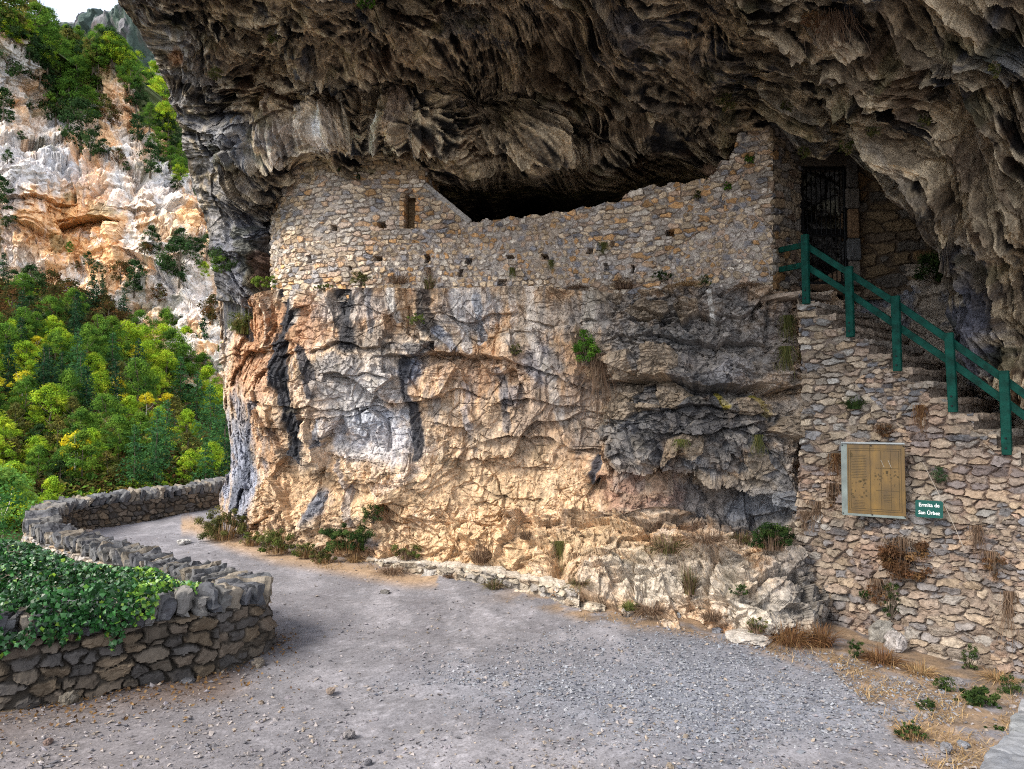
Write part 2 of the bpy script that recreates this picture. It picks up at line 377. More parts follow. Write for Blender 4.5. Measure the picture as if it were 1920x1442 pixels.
# ================================================================ LOWER CLIFF
ytop = ip([(395, 560), (412, 552), (440, 540), (452, 585), (466, 560), (485, 550), (512, 541), (560, 545), (575, 538), (640, 540), (800, 541), (1000, 538), (1140, 548), (1200, 541), (1400, 541), (1450, 545), (1500, 545), (1590, 545)])
ybot = ip([(395, 978), (412, 985), (470, 1005), (600, 1040), (700, 1058), (850, 1088), (950, 1092), (1000, 1112), (1100, 1147), (1200, 1175), (1350, 1212), (1430, 1222), (1590, 1230)])
def rocknoise(P, big=.22, mid=.085, fine=.03, aniso=(1, 1, 1), seed=0, round_=.1):
    an = np.array(aniso, np.float32); W = warp(P, .7, .15, 50 + seed); W = warp(W, 3.0, .03, 60 + seed)
    h1, e1, r1 = facets(W, an * .8, big, 11 + seed, 1.3)
    h2, e2, r2 = facets(W, an * 2.1, mid, 12 + seed, 1.4)
    h3, e3, r3 = facets(W, an * 6.0, fine, 13 + seed, 1.3)
    h = h1 + h2 + h3 + round_ * fbm(P, .5, 3, 14 + seed) + .02 * fbm(P, 7, 3, 18 + seed)
    return h, (e1, e2, e3), (r1, r2, r3)
def terrace(x, n, sharp=.82):
    y = x * n; f = np.floor(y); r = y - f; return (f + sstep(sharp, 1, r)) / n
def flakes(P, sc, amp, seed, n=5, an=(1, 1, 1)):
    """spalled sheets: sharp irregular steps"""
    return amp * terrace(fbm(P, np.array(an) * sc, 4, seed, .52), n, .86)
def build_cliff():
    nx, ny = int(1050 * QF), int(620 * QF)
    s, t = np.meshgrid(np.linspace(0, 1, nx), np.linspace(0, 1, ny)); 
    xl = ip([(520, 408), (560, 410), (600, 414), (700, 416), (760, 415), (800, 424), (860, 432), (900, 424), (940, 412), (990, 408)])
    xn = 400 + s * 1190
    v = ytop(xn) + (ybot(xn) - ytop(xn)) * t
    u = xl(v) + s * (1590 - xl(v)); v = ytop(u) + (ybot(u) - ytop(u)) * t
    C = [(408, 540, 16), (430, 560, 15.4), (452, 580, 15.2), (470, 560, 14.1), (512, 535, 13.2), (640, 533, 12.45), (800, 533, 12.2), (1000, 533, 12), (1200, 533, 11.35), (1400, 533, 10.75), (1500, 533, 10.6), (1590, 533, 10.7),
         (410, 750, 16.4), (440, 740, 14.6), (470, 750, 13.6), (540, 750, 12.8), (700, 750, 12.35), (900, 760, 12.05), (1100, 760, 11.6), (1300, 650, 10.8), (1450, 650, 10.6), (1130, 640, 11.4), (900, 600, 12.2), (720, 620, 12.4),
         (410, 965, 17.2), (440, 975, 15), (470, 985, 14.2), (600, 1020, 13.1), (700, 1040, 12.5), (850, 1065, 11.7), (950, 1070, 11.5), (1000, 1095, 10.85), (1100, 1130, 10.1), (1200, 1155, 9.7), (1350, 1190, 9.05), (1430, 1200, 8.75), (1590, 1200, 10.2), (1545, 1210, 9.4),
         (600, 900, 12.9), (700, 980, 12.65), (850, 980, 12.3), (950, 980, 12), (1080, 975, 11.75), (1180, 985, 11.5), (1300, 985, 11.35), (1430, 985, 10.9), (1150, 880, 11.3), (1300, 930, 11.3), (1200, 820, 10.95), (1300, 850, 10.75), (1420, 830, 10.4), (1480, 900, 10.25), (1500, 960, 10.1),
         (1250, 1035, 10.35), (1320, 1015, 10.8), (1400, 1050, 9.8), (1500, 1050, 9.65), (1570, 960, 10.6), (1540, 1080, 9.75), (1590, 1080, 10.3), (1490, 1130, 9.2), (1540, 1150, 9.4), (1150, 1070, 10.5), (1000, 1030, 11.3), (1080, 1060, 10.9), (850, 1010, 12.0), (1590, 800, 11.0), (1500, 780, 10.5)]
    D = tps(C, u, v, lo=8, hi=18.5)
    P = unproj(u, v, D); N = normals(smoothgrid(P, 12))
    Pn = P.astype(np.float32)
    wu = u + 16 * fbm(Pn, 1.1, 4, 201); wv = v + 16 * fbm(Pn, 1.1, 4, 205)
    mod = sstep(-.25, .35, fbm(Pn, .9, 3, 190)); mod2 = sstep(-.2, .3, fbm(Pn, 1.7, 3, 195))
    hA, (e1, e2, e3), (r1, r2, r3) = rocknoise(Pn, .21, .001, .001, (.75, .75, .9), 0, .12)
    Wc = warp(Pn, 1.3, .09, 152); hA = hA + .15 * (.3 + mod) * facets(Wc, (2.2, 2.2, 1.7), 1, 153, 1.4)[0] + .040 * (.12 + mod2 * mod) * facets(warp(Wc, 4, .02, 156), (6.5, 6.5, 5.5), 1, 157, 1.5)[0] + .016 * (.2 + mod2) * facets(Pn, (17, 17, 14), 1, 158, 1.5)[0]
    zs0 = 1 - .8 * sstep(930, 980, wv)
    hA = hA + (flakes(Wc, .8, .17, 160, 3.2, (1, 1, .75)) + flakes(Pn, 2.4, .03, 166, 3, (1, 1, .6))) * zs0 + .022 * ridged(Pn, (5, 5, 1.2), 3, 172) * (1 - mod)
    jf1, jf2, jr, jo = cells(warp(Pn, 1.2, .08, 191), (1.1, 1.1, 1.7), 192); jm = (1 - sstep(.0, .045, jf2 - jf1)) * (jr[..., 3] > .35) * sstep(-.2, .2, fbm(Pn, 1.4, 3, 196)); hA = hA - .05 * jm
    jg1, jg2, jq, jo2 = cells(warp(Pn, 2.5, .12, 197), (2.6, 2.6, 4.2), 198); hA = hA - .03 * (1 - sstep(.0, .06, jg2 - jg1)) * (jq[..., 3] > .5)
    hA = hA + flakes(Wc, 1.0, .07, 178, 2.6, (.5, .5, 2.2)) * mod * zs0
    hB, (b1, b2, b3), (q1, q2, q3) = rocknoise(Pn, .24, .15, .062, (1.0, 1.0, 1.5), 300, .10)
    zr = sstep(1115, 1160, wu) * (1 - sstep(1490, 1530, wu)) * sstep(515, 545, wv) * (1 - sstep(880, 960, wv))      # rough grey zone
    zs = sstep(930, 980, wv)                                                                                      # rubbly foot
    h = hA * (1 - .25 * zs) * (1 - zr) + hB * zr
    h = h + zr * flakes(warp(Pn, 2, .2, 182), 1.6, .09, 184, 3, (1, 1, 1.6)) + zr * .07 * facets(warp(Pn, 3, .1, 186), (3, 3, 3.6), 1, 187, 1.5)[0] + zr * .035 * facets(warp(Pn, 5, .06, 188), (7, 7, 9), 1, 189, 1.6)[0]
    h = h + zs * (facets(warp(Pn, 2, .12, 75), (1.9, 1.9, 3.0), .17, 76, 1.5)[0] + facets(warp(Pn, 3, .08, 79), (5, 5, 7.5), .07, 77, 1.5)[0] + facets(Pn, (12, 12, 16), .022, 78, 1.5)[0])
    # undercuts: rock bulges above the line and is cut back below it
    for pts, A, L in [([(440, 655), (520, 662), (560, 655)], .08, 12), ([(590, 655), (640, 642), (700, 655), (735, 650)], .12, 14), ([(725, 668), (800, 664), (860, 662), (950, 682), (990, 690)], .20, 20),
                      ([(480, 760), (560, 768), (640, 770), (700, 764), (760, 790)], .09, 10), ([(560, 790), (650, 782), (720, 776)], .06, 8), ([(820, 590), (900, 600), (960, 590)], .10, 10), ([(1000, 600), (1060, 612), (1120, 605)], .10, 10), ([(620, 705), (690, 700), (740, 712)], .08, 9), ([(930, 760), (1000, 752), (1080, 765)], .11, 10), ([(560, 900), (640, 912), (720, 905)], .08, 9), ([(1180, 640), (1260, 632), (1340, 645), (1440, 640)], .16, 13), ([(1200, 770), (1290, 762), (1400, 775)], .14, 12), ([(860, 860), (930, 868), (1020, 880)], .10, 10), ([(790, 745), (850, 730), (905, 745)], .10, 12),
                      ([(460, 790), (520, 812), (580, 830)], .10, 16), ([(820, 790), (900, 815), (960, 812), (1050, 835), (1130, 850)], .12, 16),
                      ([(1140, 712), (1230, 712), (1330, 730), (1420, 722), (1500, 728)], .34, 34), ([(1150, 600), (1230, 585), (1290, 600)], .15, 16), ([(1180, 575), (1300, 583)], .12, 10),
                      ([(1150, 862), (1230, 868), (1290, 888), (1370, 895), (1430, 925), (1500, 965)], .42, 34), ([(1240, 800), (1330, 815), (1420, 790)], .16, 18),
                      ([(930, 975), (1010, 985), (1100, 985), (1220, 992), (1330, 985), (1460, 990)], .13, 11), ([(1110, 1060), (1170, 1050), (1230, 1070)], .1, 8), ([(1330, 1085), (1400, 1100), (1470, 1080)], .12, 9), ([(1260, 1120), (1330, 1130), (1400, 1150)], .1, 8), ([(1010, 1060), (1060, 1050), (1110, 1055)], .08, 7), ([(700, 970), (820, 985), (930, 982)], .07, 9),
                      ([(560, 860), (640, 868), (700, 872)], .04, 8), ([(1000, 690), (1060, 700), (1110, 740)], .12, 16), ([(880, 900), (960, 940), (1010, 930)], .08, 12),
                      ([(1230, 1020), (1280, 1035), (1330, 1065)], .18, 14), ([(1090, 1100), (1170, 1095), (1250, 1080)], .1, 10), ([(760, 1040), (850, 1030)], .06, 8)]:
        d, m = below(u + 6 * fbm(Pn, 2.5, 3, 210), v + 10 * fbm(Pn, 1.8, 3, 215), pts)
        h = h + m * A * np.where(d < 0, .55 * np.exp(d / (L * 1.4)), -np.exp(-d / L))
    for pts, wd, A in [([(452, 540), (458, 590), (470, 640)], 6, .5), ([(533, 545), (525, 700), (545, 850)], 13, .06), ([(1112, 850), (1105, 920)], 9, .15), ([(690, 1050), (720, 1000)], 5, .05),
                       ([(930, 560), (935, 680)], 4, .08), ([(1445, 550), (1440, 640)], 5, .12), ([(600, 930), (602, 1000)], 3, .08), ([(720, 545), (735, 690), (728, 770)], 3, .05), ([(1065, 560), (1085, 640)], 4, .08),
                       ([(845, 1000), (880, 1060)], 6, .07), ([(1340, 1060), (1330, 1150)], 6, .12), ([(1200, 1060), (1190, 1130)], 6, .12), ([(430, 700), (440, 760)], 4, .1), ([(1050, 1040), (1045, 1090)], 12, .25), ([(960, 1000), (1010, 1060)], 8, .08)]:
        d, _ = dist_poly(u + 7 * fbm(Pn, 2, 3, 220), v, pts); h = h - A * np.exp(-(d / wd) ** 2)
    for x, y, rx, ry, A in [(900, 1035, 75, 45, .18), (975, 1030, 60, 55, .15), (1130, 1010, 70, 40, .12), (1140, 1100, 60, 30, .2), (1235, 1085, 60, 45, .12), (1320, 1045, 60, 14, .26), (1320, 1100, 40, 50, .15), (1430, 1160, 55, 30, .08), (1480, 1090, 60, 60, .05),
                            (580, 960, 22, 45, .1), (700, 1025, 30, 14, .2), (1260, 640, 110, 50, .08), (1370, 690, 40, 30, .15), (1250, 930, 90, 40, .15), (640, 600, 60, 40, -.05), (565, 590, 8, 10, -.12), (800, 650, 60, 15, .12)]:
        h = h + A * np.exp(-(((wu - x) / rx) ** 2 + ((wv - y) / ry) ** 2) ** 1.5)
    # ------- colour (mineral stains, beds, painted gap shade)
    nA = fbm(Pn, .9, 5, 231, .6); nB = fbm(Pn, 3.2, 4, 237, .6); nC = fbm(Pn, (4, 4, .6), 4, 241, .55)
    c = np.ones(P.shape, np.float32) * np.array([.49, .35, .225])
    c = mix(c, (.50, .41, .32), sstep(-.1, .55, nA)); c = mix(c, (.45, .28, .16), sstep(.05, .6, -nA) * .65)
    c = mix(c, (.58, .50, .42), sstep(.2, .7, nC) * .6); c = mix(c, (.20, .195, .205), sstep(.12, .5, -nC) * .55 * (1 - sstep(840, 920, wv)))
    su = u + 7 * fbm(Pn, 1.6, 4, 261); sv = v + 7 * fbm(Pn, 1.6, 4, 265)
    def el(x, y, rx, ry, soft=.5):
        return 1 - sstep(1 - soft, 1 + soft * .6, np.hypot((wu - x) / rx, (wv - y) / ry) + .35 * nB)
    for x, y, rx, ry, col, k in [(500, 610, 62, 65, (.40, .22, .115), .8), (585, 600, 45, 55, (.44, .27, .17), .7), (470, 700, 40, 60, (.40, .22, .12), .7), (850, 700, 90, 40, (.42, .30, .21), .6),
                                 (660, 750, 120, 75, (.46, .45, .45), .85), (700, 820, 90, 55, (.38, .40, .45), .85), (640, 690, 80, 30, (.27, .25, .24), .8), (700, 640, 70, 30, (.20, .18, .165), .7), (1000, 620, 40, 60, (.36, .33, .30), .5), (850, 620, 40, 40, (.40, .37, .33), .5), (980, 800, 110, 70, (.50, .37, .25), .6), (560, 770, 60, 70, (.50, .36, .24), .6), (1000, 700, 60, 60, (.46, .33, .22), .5), (1090, 780, 40, 90, (.28, .25, .23), .6), (740, 880, 70, 60, (.48, .44, .43), .6), (660, 570, 70, 35, (.36, .36, .37), .6),
                                 (800, 930, 380, 60, (.54, .38, .225), .75), (950, 900, 200, 70, (.52, .385, .25), .65), (560, 950, 90, 60, (.50, .35, .215), .65), (900, 1030, 220, 50, (.54, .39, .235), .8), (1130, 1030, 120, 45, (.52, .38, .235), .8),
                                 (1260, 1090, 170, 60, (.50, .43, .345), .9), (1440, 1150, 80, 60, (.58, .52, .44), .9), (1500, 1090, 70, 90, (.30, .275, .25), .85), (1560, 1130, 70, 90, (.24, .22, .20), .85), (1380, 1110, 70, 50, (.44, .39, .33), .6), (1230, 1110, 60, 40, (.46, .42, .36), .5),
                                 (1310, 640, 195, 115, (.19, .18, .175), .93), (1310, 790, 210, 95, (.105, .105, .11), .95), (1440, 920, 90, 90, (.17, .175, .185), .9), (1330, 940, 120, 55, (.17, .165, .17), .88), (1190, 910, 80, 50, (.30, .185, .14), .85),
                                 (880, 580, 60, 40, (.42, .43, .46), .6), (1060, 600, 70, 40, (.42, .40, .38), .5), (1180, 800, 50, 90, (.17, .165, .165), .7), (1250, 620, 50, 40, (.13, .135, .14), .5), (1370, 690, 45, 30, (.33, .32, .33), .6), (1010, 760, 60, 60, (.34, .27, .22), .6),
                                 (450, 900, 32, 95, (.25, .27, .33), .95), (440, 790, 18, 60, (.23, .24, .28), .8), (428, 600, 16, 60, (.33, .31, .30), .8), (580, 950, 22, 34, (.14, .15, .18), .95), (1020, 680, 40, 40, (.24, .25, .29), .7), (960, 740, 30, 20, (.2, .2, .23), .6),
                                 (700, 1025, 22, 13, (.16, .17, .2), .9), (780, 650, 55, 14, (.12, .125, .14), .8), (765, 690, 22, 25, (.13, .15, .2), .9), (1220, 985, 140, 10, (.2, .16, .13), .6), (650, 1000, 150, 30, (.45, .36, .26), .5)]:  # the long strip at the foot notch paints the gap's shade
        c = mix(c, col, el(x, y, rx, ry) * k)
    for pts, wd, col, k in [([(537, 545), (541, 600), (522, 650), (520, 700), (530, 760), (542, 820), (552, 865)], 14, (.045, .048, .058), .97), ([(641, 545), (645, 600), (652, 640)], 22, (.05, .052, .06), .93), ([(562, 655), (570, 700), (578, 740)], 11, (.06, .062, .075), .9),
                            ([(790, 545), (800, 600), (815, 625)], 17, (.06, .062, .07), .8), ([(758, 680), (765, 720), (778, 780), (788, 850)], 12, (.05, .053, .065), .92), ([(818, 620), (850, 660)], 10, (.3, .33, .4), .6), ([(1112, 865), (1110, 910)], 12, (.06, .07, .095), .9),
                            ([(990, 545), (1010, 640), (1040, 720), (1050, 790)], 10, (.60, .55, .50), .6), ([(1100, 550), (1106, 605)], 12, (.60, .55, .48), .6), ([(895, 560), (900, 640)], 9, (.3, .33, .38), .7), ([(850, 545), (880, 660)], 10, (.6, .58, .57), .7), ([(735, 545), (745, 600)], 8, (.6, .58, .55), .6),
                            ([(582, 800), (584, 840)], 7, (.15, .17, .21), .8), ([(1190, 560), (1240, 560)], 8, (.1, .1, .11), .7), ([(545, 545), (552, 600)], 7, (.55, .5, .45), .6), ([(620, 880), (640, 930), (650, 980)], 9, (.30, .31, .35), .5), ([(930, 690), (945, 740), (950, 800)], 9, (.13, .14, .17), .6), ([(1075, 560), (1080, 640)], 8, (.25, .22, .2), .6), ([(470, 760), (462, 860), (440, 950)], 9, (.10, .11, .14), .8), ([(690, 550), (700, 620)], 9, (.2, .21, .24), .6), ([(870, 720), (880, 800)], 8, (.24, .24, .27), .5), ([(1150, 720), (1190, 800), (1250, 860)], 12, (.09, .09, .10), .7), ([(500, 560), (505, 640)], 4, (.6, .5, .4), .6), ([(960, 560), (965, 650)], 8, (.56, .5, .45), .7), ([(1330, 550), (1335, 600)], 4, (.6, .58, .54), .7), ([(1345, 735), (1360, 760)], 7, (.36, .30, .03), .8), ([(1420, 740), (1440, 775)], 8, (.36, .30, .03), .8),
                            ([(590, 800), (640, 860), (720, 850)], 14, (.55, .53, .53), .5), ([(700, 930), (780, 880)], 14, (.62, .52, .44), .5), ([(1370, 960), (1480, 940)], 14, (.3, .31, .34), .6), ([(1290, 860), (1500, 960)], 14, (.21, .22, .24), .6)]:
        d, tt = dist_poly(su, sv, pts); c = mix(c, col, (1 - sstep(.7, 1.2, d / (wd * (.95 + .3 * nA + .25 * nB)))) * k)
    c = c * (1.08 + .22 * (r2[..., 0] - .5) + .22 * (r3[..., 1] - .5))[..., None]
    c = mix(c, (.42, .38, .34), zr * (q3[..., 2] > .72) * .45); c = mix(c, (.40, .30, .19), zr * (q2[..., 3] > .75) * .5)
    c = mix(c, (.12, .10, .06), sstep(.35, .8, fbm(Pn, 1.8, 4, 251)) * .35)
    c = np.clip(.35 * (np.clip(c, .01, 1) / .34) ** 1.14, 0, .8); lum = c.mean(-1, keepdims=True); c = lum + (c - lum) * .9
    P2 = P + dispdir(P, N) * h[..., None]
    register(P2, 2)
    P3, c3 = wrapgrid(P2, c, top=[(0, .7, .03), (0, 2.5, .1), (0, 6, .1)], left=[(.3, 2.0, 0), (1.5, 4, 0)])
    structure(mk('rock_cliff', P3, gridfaces(*P3.shape[:2], True), ROCK, None, c3.reshape(-1, 3)), 'tan and grey rock face with black streaks under the chapel wall')
build_cliff()

# ================================================================ OVERHANG
arch = ip([(1300, 560), (1372, 560), (1446, 232), (1458, 228), (1500, 285), (1550, 296), (1575, 270), (1609, 295), (1658, 334), (1694, 371), (1725, 402), (1743, 432), (1786, 487), (1801, 517), (1815, 545), (1818, 620), (1825, 700), (1914, 745), (1990, 800), (2300, 1000)])
def build_roof():
    nx, ny = int(1500 * QF), int(640 * QF)
    s, t = np.meshgrid(np.linspace(0, 1, nx), np.linspace(0, 1, ny))
    xl = ip([(-140, 165), (0, 226), (60, 268), (130, 302), (215, 336), (290, 352), (350, 368), (400, 384), (450, 400), (520, 408), (560, 410)])
    xn = 300 + s * 1900
    v = -140 + (arch(xn) + 140) * t
    u = xl(v) + s * (2200 - xl(v)); v = -140 + (arch(u) + 140) * t
    C = [(165, -140, 9.2), (226, 0, 10.5), (302, 130, 12), (352, 290, 13.6), (384, 400, 14.5), (410, 540, 15.2), (450, 300, 12.9), (480, 250, 12.45), (600, 268, 11.95), (600, 296, 12.95), (540, 312, 13.5), (720, 300, 12.95), (600, 180, 11.7), (760, 275, 11.9), (700, 150, 11.5), (450, 150, 11.9), (380, 60, 11.2), (380, 200, 12.3),
         (520, 320, 13.2), (640, 320, 13.1), (790, 325, 13.3), (420, 400, 13.8), (512, 400, 14.4), (500, 520, 14.3), (640, 420, 15.2), (450, 500, 14.4),  (820, 290, 12.2),
         (300, -60, 9.6), (600, -120, 8.4), (600, 0, 9.6), (600, 90, 10.9), (900, 0, 9.3), (900, 100, 11.2), (900, 200, 12.4), (900, 290, 12.7), (1000, 335, 13.2), (880, 345, 13.4), (880, 385, 18), (1000, 372, 18.2), (1200, 372, 18), (1330, 330, 13.6), (1100, 250, 12.3), (1150, 325, 13.1), (1200, 100, 10.4),
         (1200, 0, 8.9), (1300, 200, 11.5), (1350, 280, 12.4), (1385, 170, 10.9), (1440, 200, 10.5), (1450, 0, 8.2), (1200, -130, 7.7), (1600, -130, 7), (1920, -130, 6.3), (2200, -130, 5.8),
         (1500, 240, 10.5), (1560, 275, 10.7), (1609, 285, 10.1), (1694, 361, 9.7), (1743, 425, 9.6), (1786, 480, 9.6), (1817, 560, 9.7), (1830, 690, 9.8), (1920, 740, 9.2), (1560, 130, 9.0), (1700, 100, 8.1), (1700, 250, 8.9), (1850, 200, 7.8), (1850, 400, 8.7), (1950, 400, 8.2), (1990, 600, 8.7), (1950, 0, 6.9), (2200, 300, 7), (2200, 800, 8),
         (600, 560, 17), (1000, 560, 19), (1380, 560, 17), (1410, 300, 12.9), (1000, 450, 18.5)]
    D = tps(C, u, v, lo=6, hi=19.5)
    # low dark slot of the cave: the ceiling breaks off behind the parapet wall
    d, m = below(u, v, [(810, 345), (860, 352), (1000, 352), (1060, 356), (1160, 350), (1230, 335), (1320, 330)], 18)
    D = D + m * sstep(0, 14, d + 4 * np.sin(u / 17)) * 4.2
    P = unproj(u, v, D); N = normals(smoothgrid(P, 14)); Pn = P.astype(np.float32)
    PX = np.stack([u, v, 0 * u], -1).astype(np.float32)
    # flow direction of the folds: steep down right on the arch side, lazy on the lip side
    ang = np.interp(u, [200, 420, 700, 900, 1150, 1500, 1750, 2000], [R(52), R(38), R(24), R(40), R(52), R(44), R(52), R(62)]) + .25 * fbm(PX, .004, 2, 400)
    ca, sa = math.cos(R(44)), math.sin(R(44))
    Wp = warp(PX / 100, .8, .55, 410); a0 = Wp[..., 0] * ca + Wp[..., 1] * sa; b0 = -Wp[..., 0] * sa + Wp[..., 1] * ca
    a1 = Wp[..., 0] * .86 + Wp[..., 1] * .5; b1 = -Wp[..., 0] * .5 + Wp[..., 1] * .86
    rgt = sstep(820, 1050, u)
    FA = np.stack([a0 * .45, b0 * 2.4, 0 * a0], -1); FB = np.stack([a1 * .75, b1 * 2.2, 0 * a0], -1)
    fold = ridged(FA, 1.0, 4, 420) * rgt + ridged(FB, 1.0, 4, 430) * (1 - rgt)
    foldf = ridged(FA, (2.6, 2.9, 1), 3, 440) * rgt + ridged(FB, (2.6, 2.9, 1), 3, 445) * (1 - rgt)
    hA, (e1, e2, e3), (r1, r2, r3) = rocknoise(Pn, .22, .06, .03, (1, 1, 1.1), 500, .16)
    rad = np.hypot(u - 1290, v - 720) / 100; ang_ = np.arctan2(v - 720, u - 1290) * 5.5; wf = .35 * np.stack([perlin(PX / 100, .7, 492), perlin(PX / 100, .7, 493)], -1)
    FC = np.stack([(ang_ + wf[..., 0]) * .38, (rad + wf[..., 1]) * 2.3, 0 * rad], -1); ap = sstep(1230, 1430, u + .5 * (v - 150))[..., None]
    fold = fold * (1 - ap[..., 0]) + ridged(FC, 1.0, 4, 425) * ap[..., 0]; foldf = foldf * (1 - ap[..., 0]) + ridged(FC, (2.6, 2.9, 1), 3, 443) * ap[..., 0]
    FL = FA * rgt[..., None] + FB * (1 - rgt[..., None]); FL[..., 2] = 0
    f4, _, r4 = facets(warp(FL, 2, .25, 480), (1.6, 1.5, 1), .15, 481, 1.6); f5, _, r5 = facets(warp(FL, 5, .1, 484), (4.5, 4.2, 1), .055, 485, 1.6)
    ap0 = ap[..., 0]; fl_ = flakes(FL, 1.3, .16, 488, 3); Q2 = FC.copy(); Q2[..., 2] = 3.3
    f4 = f4 * (1 - ap0) + ap0 * facets(warp(Q2, 2, .25, 480), (1.6, 1.5, 1), .15, 482, 1.6)[0]; f5 = f5 * (1 - ap0) + ap0 * facets(warp(Q2, 5, .1, 484), (4.5, 4.2, 1), .055, 486, 1.6)[0]; fl_ = fl_ * (1 - ap0) + ap0 * flakes(Q2, 1.3, .16, 489, 3)
    Vw = np.array([0, 0, CAMZ]) - P; Vw /= np.linalg.norm(Vw, axis=-1, keepdims=True); fac = np.clip(smoothgrid(np.abs((N * Vw).sum(-1))[..., None], 10)[..., 0] * 1.5, .5, 1)
    hA = (hA * (.8 - .45 * rgt) + f4 + f5 + fl_) * fac
    drap = sstep(440, 500, u) * (1 - sstep(780, 815, u)) * sstep(150, 175, v + 14 * fbm(PX, .02, 2, 450)) * (1 - sstep(262, 285, v))
    pil = (1 - sstep(500, 540, u)) * sstep(300, 350, v)
    k = (.30 + .08 * rgt) * (1 - .75 * drap)
    h = hA * (1 - .5 * drap) + k * fold + .09 * foldf * (1 - drap)
    col_n = ridged(np.stack([PX[..., 0] / 26, PX[..., 1] / 260, 0 * a0], -1), 1, 3, 460)
    h = h + drap * (.24 * col_n - .04) + pil * .10 * ridged(Pn, (1.4, 1.4, .35), 3, 465)
    for x0, x1, y0, y1, A in [(655, 705, 165, 262, .55), (715, 732, 190, 275, .25), (762, 775, 215, 285, .4), (470, 480, 200, 270, .1)]:
        mk_ = sstep(x0 - 6, x0 + 6, u) * (1 - sstep(x1 - 6, x1 + 6, u)) * sstep(y0 - 10, y0 + 10, v) * (1 - sstep(y1 - 8, y1 + 8, v)); h = h - A * mk_
    for pts, A, L in [([(300, 120), (400, 150), (470, 165), (560, 165), (640, 150), (760, 165), (800, 200)], .35, 24), ([(355, 300), (430, 290), (520, 285), (640, 268), (790, 272), (850, 295)], .20, 16), ([(330, 190), (400, 215), (470, 225), (560, 210)], .12, 14),
                      ([(400, 20), (560, 70), (700, 60), (860, 110)], .25, 26), ([(880, 250), (980, 290), (1080, 300), (1200, 290), (1330, 300)], .32, 30), ([(900, 40), (1000, 60), (1120, 130), (1230, 190), (1330, 200)], .38, 32), ([(1000, 190), (1090, 240), (1200, 250)], .3, 26),
                      ([(1380, 60), (1500, 110), (1600, 190), (1700, 280), (1800, 400)], .22, 28), ([(1560, 200), (1640, 170), (1740, 170), (1800, 240)], .34, 26), ([(1600, 40), (1700, 30), (1800, 120), (1920, 130)], .32, 30), ([(1750, 260), (1850, 330), (1920, 430)], .22, 26), ([(1480, 30), (1560, 60), (1640, 110)], .25, 22),
                      ([(700, 30), (800, 20), (900, 50)], .3, 22), ([(560, 110), (680, 120), (800, 130), (880, 170)], .28, 20)]:
        d, m = below(u + 14 * fbm(PX, .012, 3, 470), v + 22 * fbm(PX, .014, 3, 475), pts, 40)
        h = h + m * A * np.where(d < 0, .55 * np.exp(d / (L * 1.3)), -np.exp(-d / L))
    edge = sstep(0, .06, s)
    h = h * (.35 + .65 * edge); ab = sstep(40, 0, arch(u) - v) * (u > 1440); h = h * (1 - .6 * ab)
    back = sstep(14.5, 16, D); h = h * (1 - .4 * back)
    # ------- colour
    nA = fbm(Pn, .8, 5, 531, .6); nB = fbm(FA * rgt[..., None] + FB * (1 - rgt[..., None]), (1.2, 1.7, 1), 5, 537, .62); nB = nB * (1 - ap0) + ap0 * fbm(Q2, (1.2, 1.7, 1), 5, 538, .62); nC = fbm(Pn, 2.5, 4, 541, .6)
    c = np.ones(P.shape, np.float32) * np.array([.150, .128, .105])
    nF = fold / 1.5; c = mix(c, (.40, .33, .235), sstep(.0, .40, nB + .25 * (nF - .3)) * .85); c = mix(c, (.045, .042, .042), sstep(-.02, .35, -nB) * .9)
    c = mix(c, (.46, .38, .27), sstep(.22, .6, nC) * .8); c = mix(c, (.22, .23, .26), sstep(.25, .7, nA) * .6)
    c = mix(c, (.18, .105, .05), sstep(.3, .7, -nA) * .6)
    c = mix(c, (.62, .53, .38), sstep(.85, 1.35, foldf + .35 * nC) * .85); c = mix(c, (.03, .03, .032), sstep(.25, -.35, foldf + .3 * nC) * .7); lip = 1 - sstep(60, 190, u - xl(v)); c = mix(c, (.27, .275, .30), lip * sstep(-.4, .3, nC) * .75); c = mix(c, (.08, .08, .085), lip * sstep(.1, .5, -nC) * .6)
    for x, y, rx, ry, cc, kk in [(335, 90, 16, 26, (.42, .26, .14), .9), (560, 240, 70, 40, (.40, .37, .34), .75), (450, 250, 60, 40, (.30, .32, .36), .6), (630, 195, 14, 40, (.14, .09, .04), .8), (610, 240, 40, 40, (.5, .44, .36), .6), (740, 190, 25, 40, (.38, .31, .24), .8), (700, 240, 14, 40, (.5, .45, .37), .8),
                                 (1230, 200, 60, 20, (.33, .27, .19), .8), (1030, 90, 40, 60, (.24, .18, .11), .7), (980, 230, 40, 30, (.30, .24, .16), .7), (1500, 250, 50, 30, (.34, .33, .31), .8), (1560, 225, 40, 14, (.46, .36, .22), .8), (1250, 250, 50, 30, (.10, .105, .12), .8), (1740, 130, 40, 60, (.30, .21, .13), .7),
                                 (1860, 620, 60, 130, (.22, .225, .27), .9), (1850, 470, 40, 60, (.19, .19, .22), .6), (1900, 80, 50, 60, (.26, .29, .33), .7), (1690, 60, 40, 50, (.34, .27, .19), .7), (1850, 250, 40, 90, (.30, .24, .18), .6), (1180, 20, 60, 40, (.20, .20, .22), .7), (880, 20, 60, 30, (.36, .34, .31), .7),
                                 (450, 480, 60, 90, (.26, .27, .31), .75), (490, 490, 16, 35, (.13, .075, .045), .85), (1700, 420, 80, 50, (.16, .155, .165), .6), (1050, 385, 260, 30, (.05, .047, .045), .9)]:  # last patch: the cave slot's shade painted on the rock
        c = mix(c, cc, (1 - sstep(.5, 1.3, np.hypot((u - x) / rx, (v - y) / ry) + .5 * nC)) * kk)
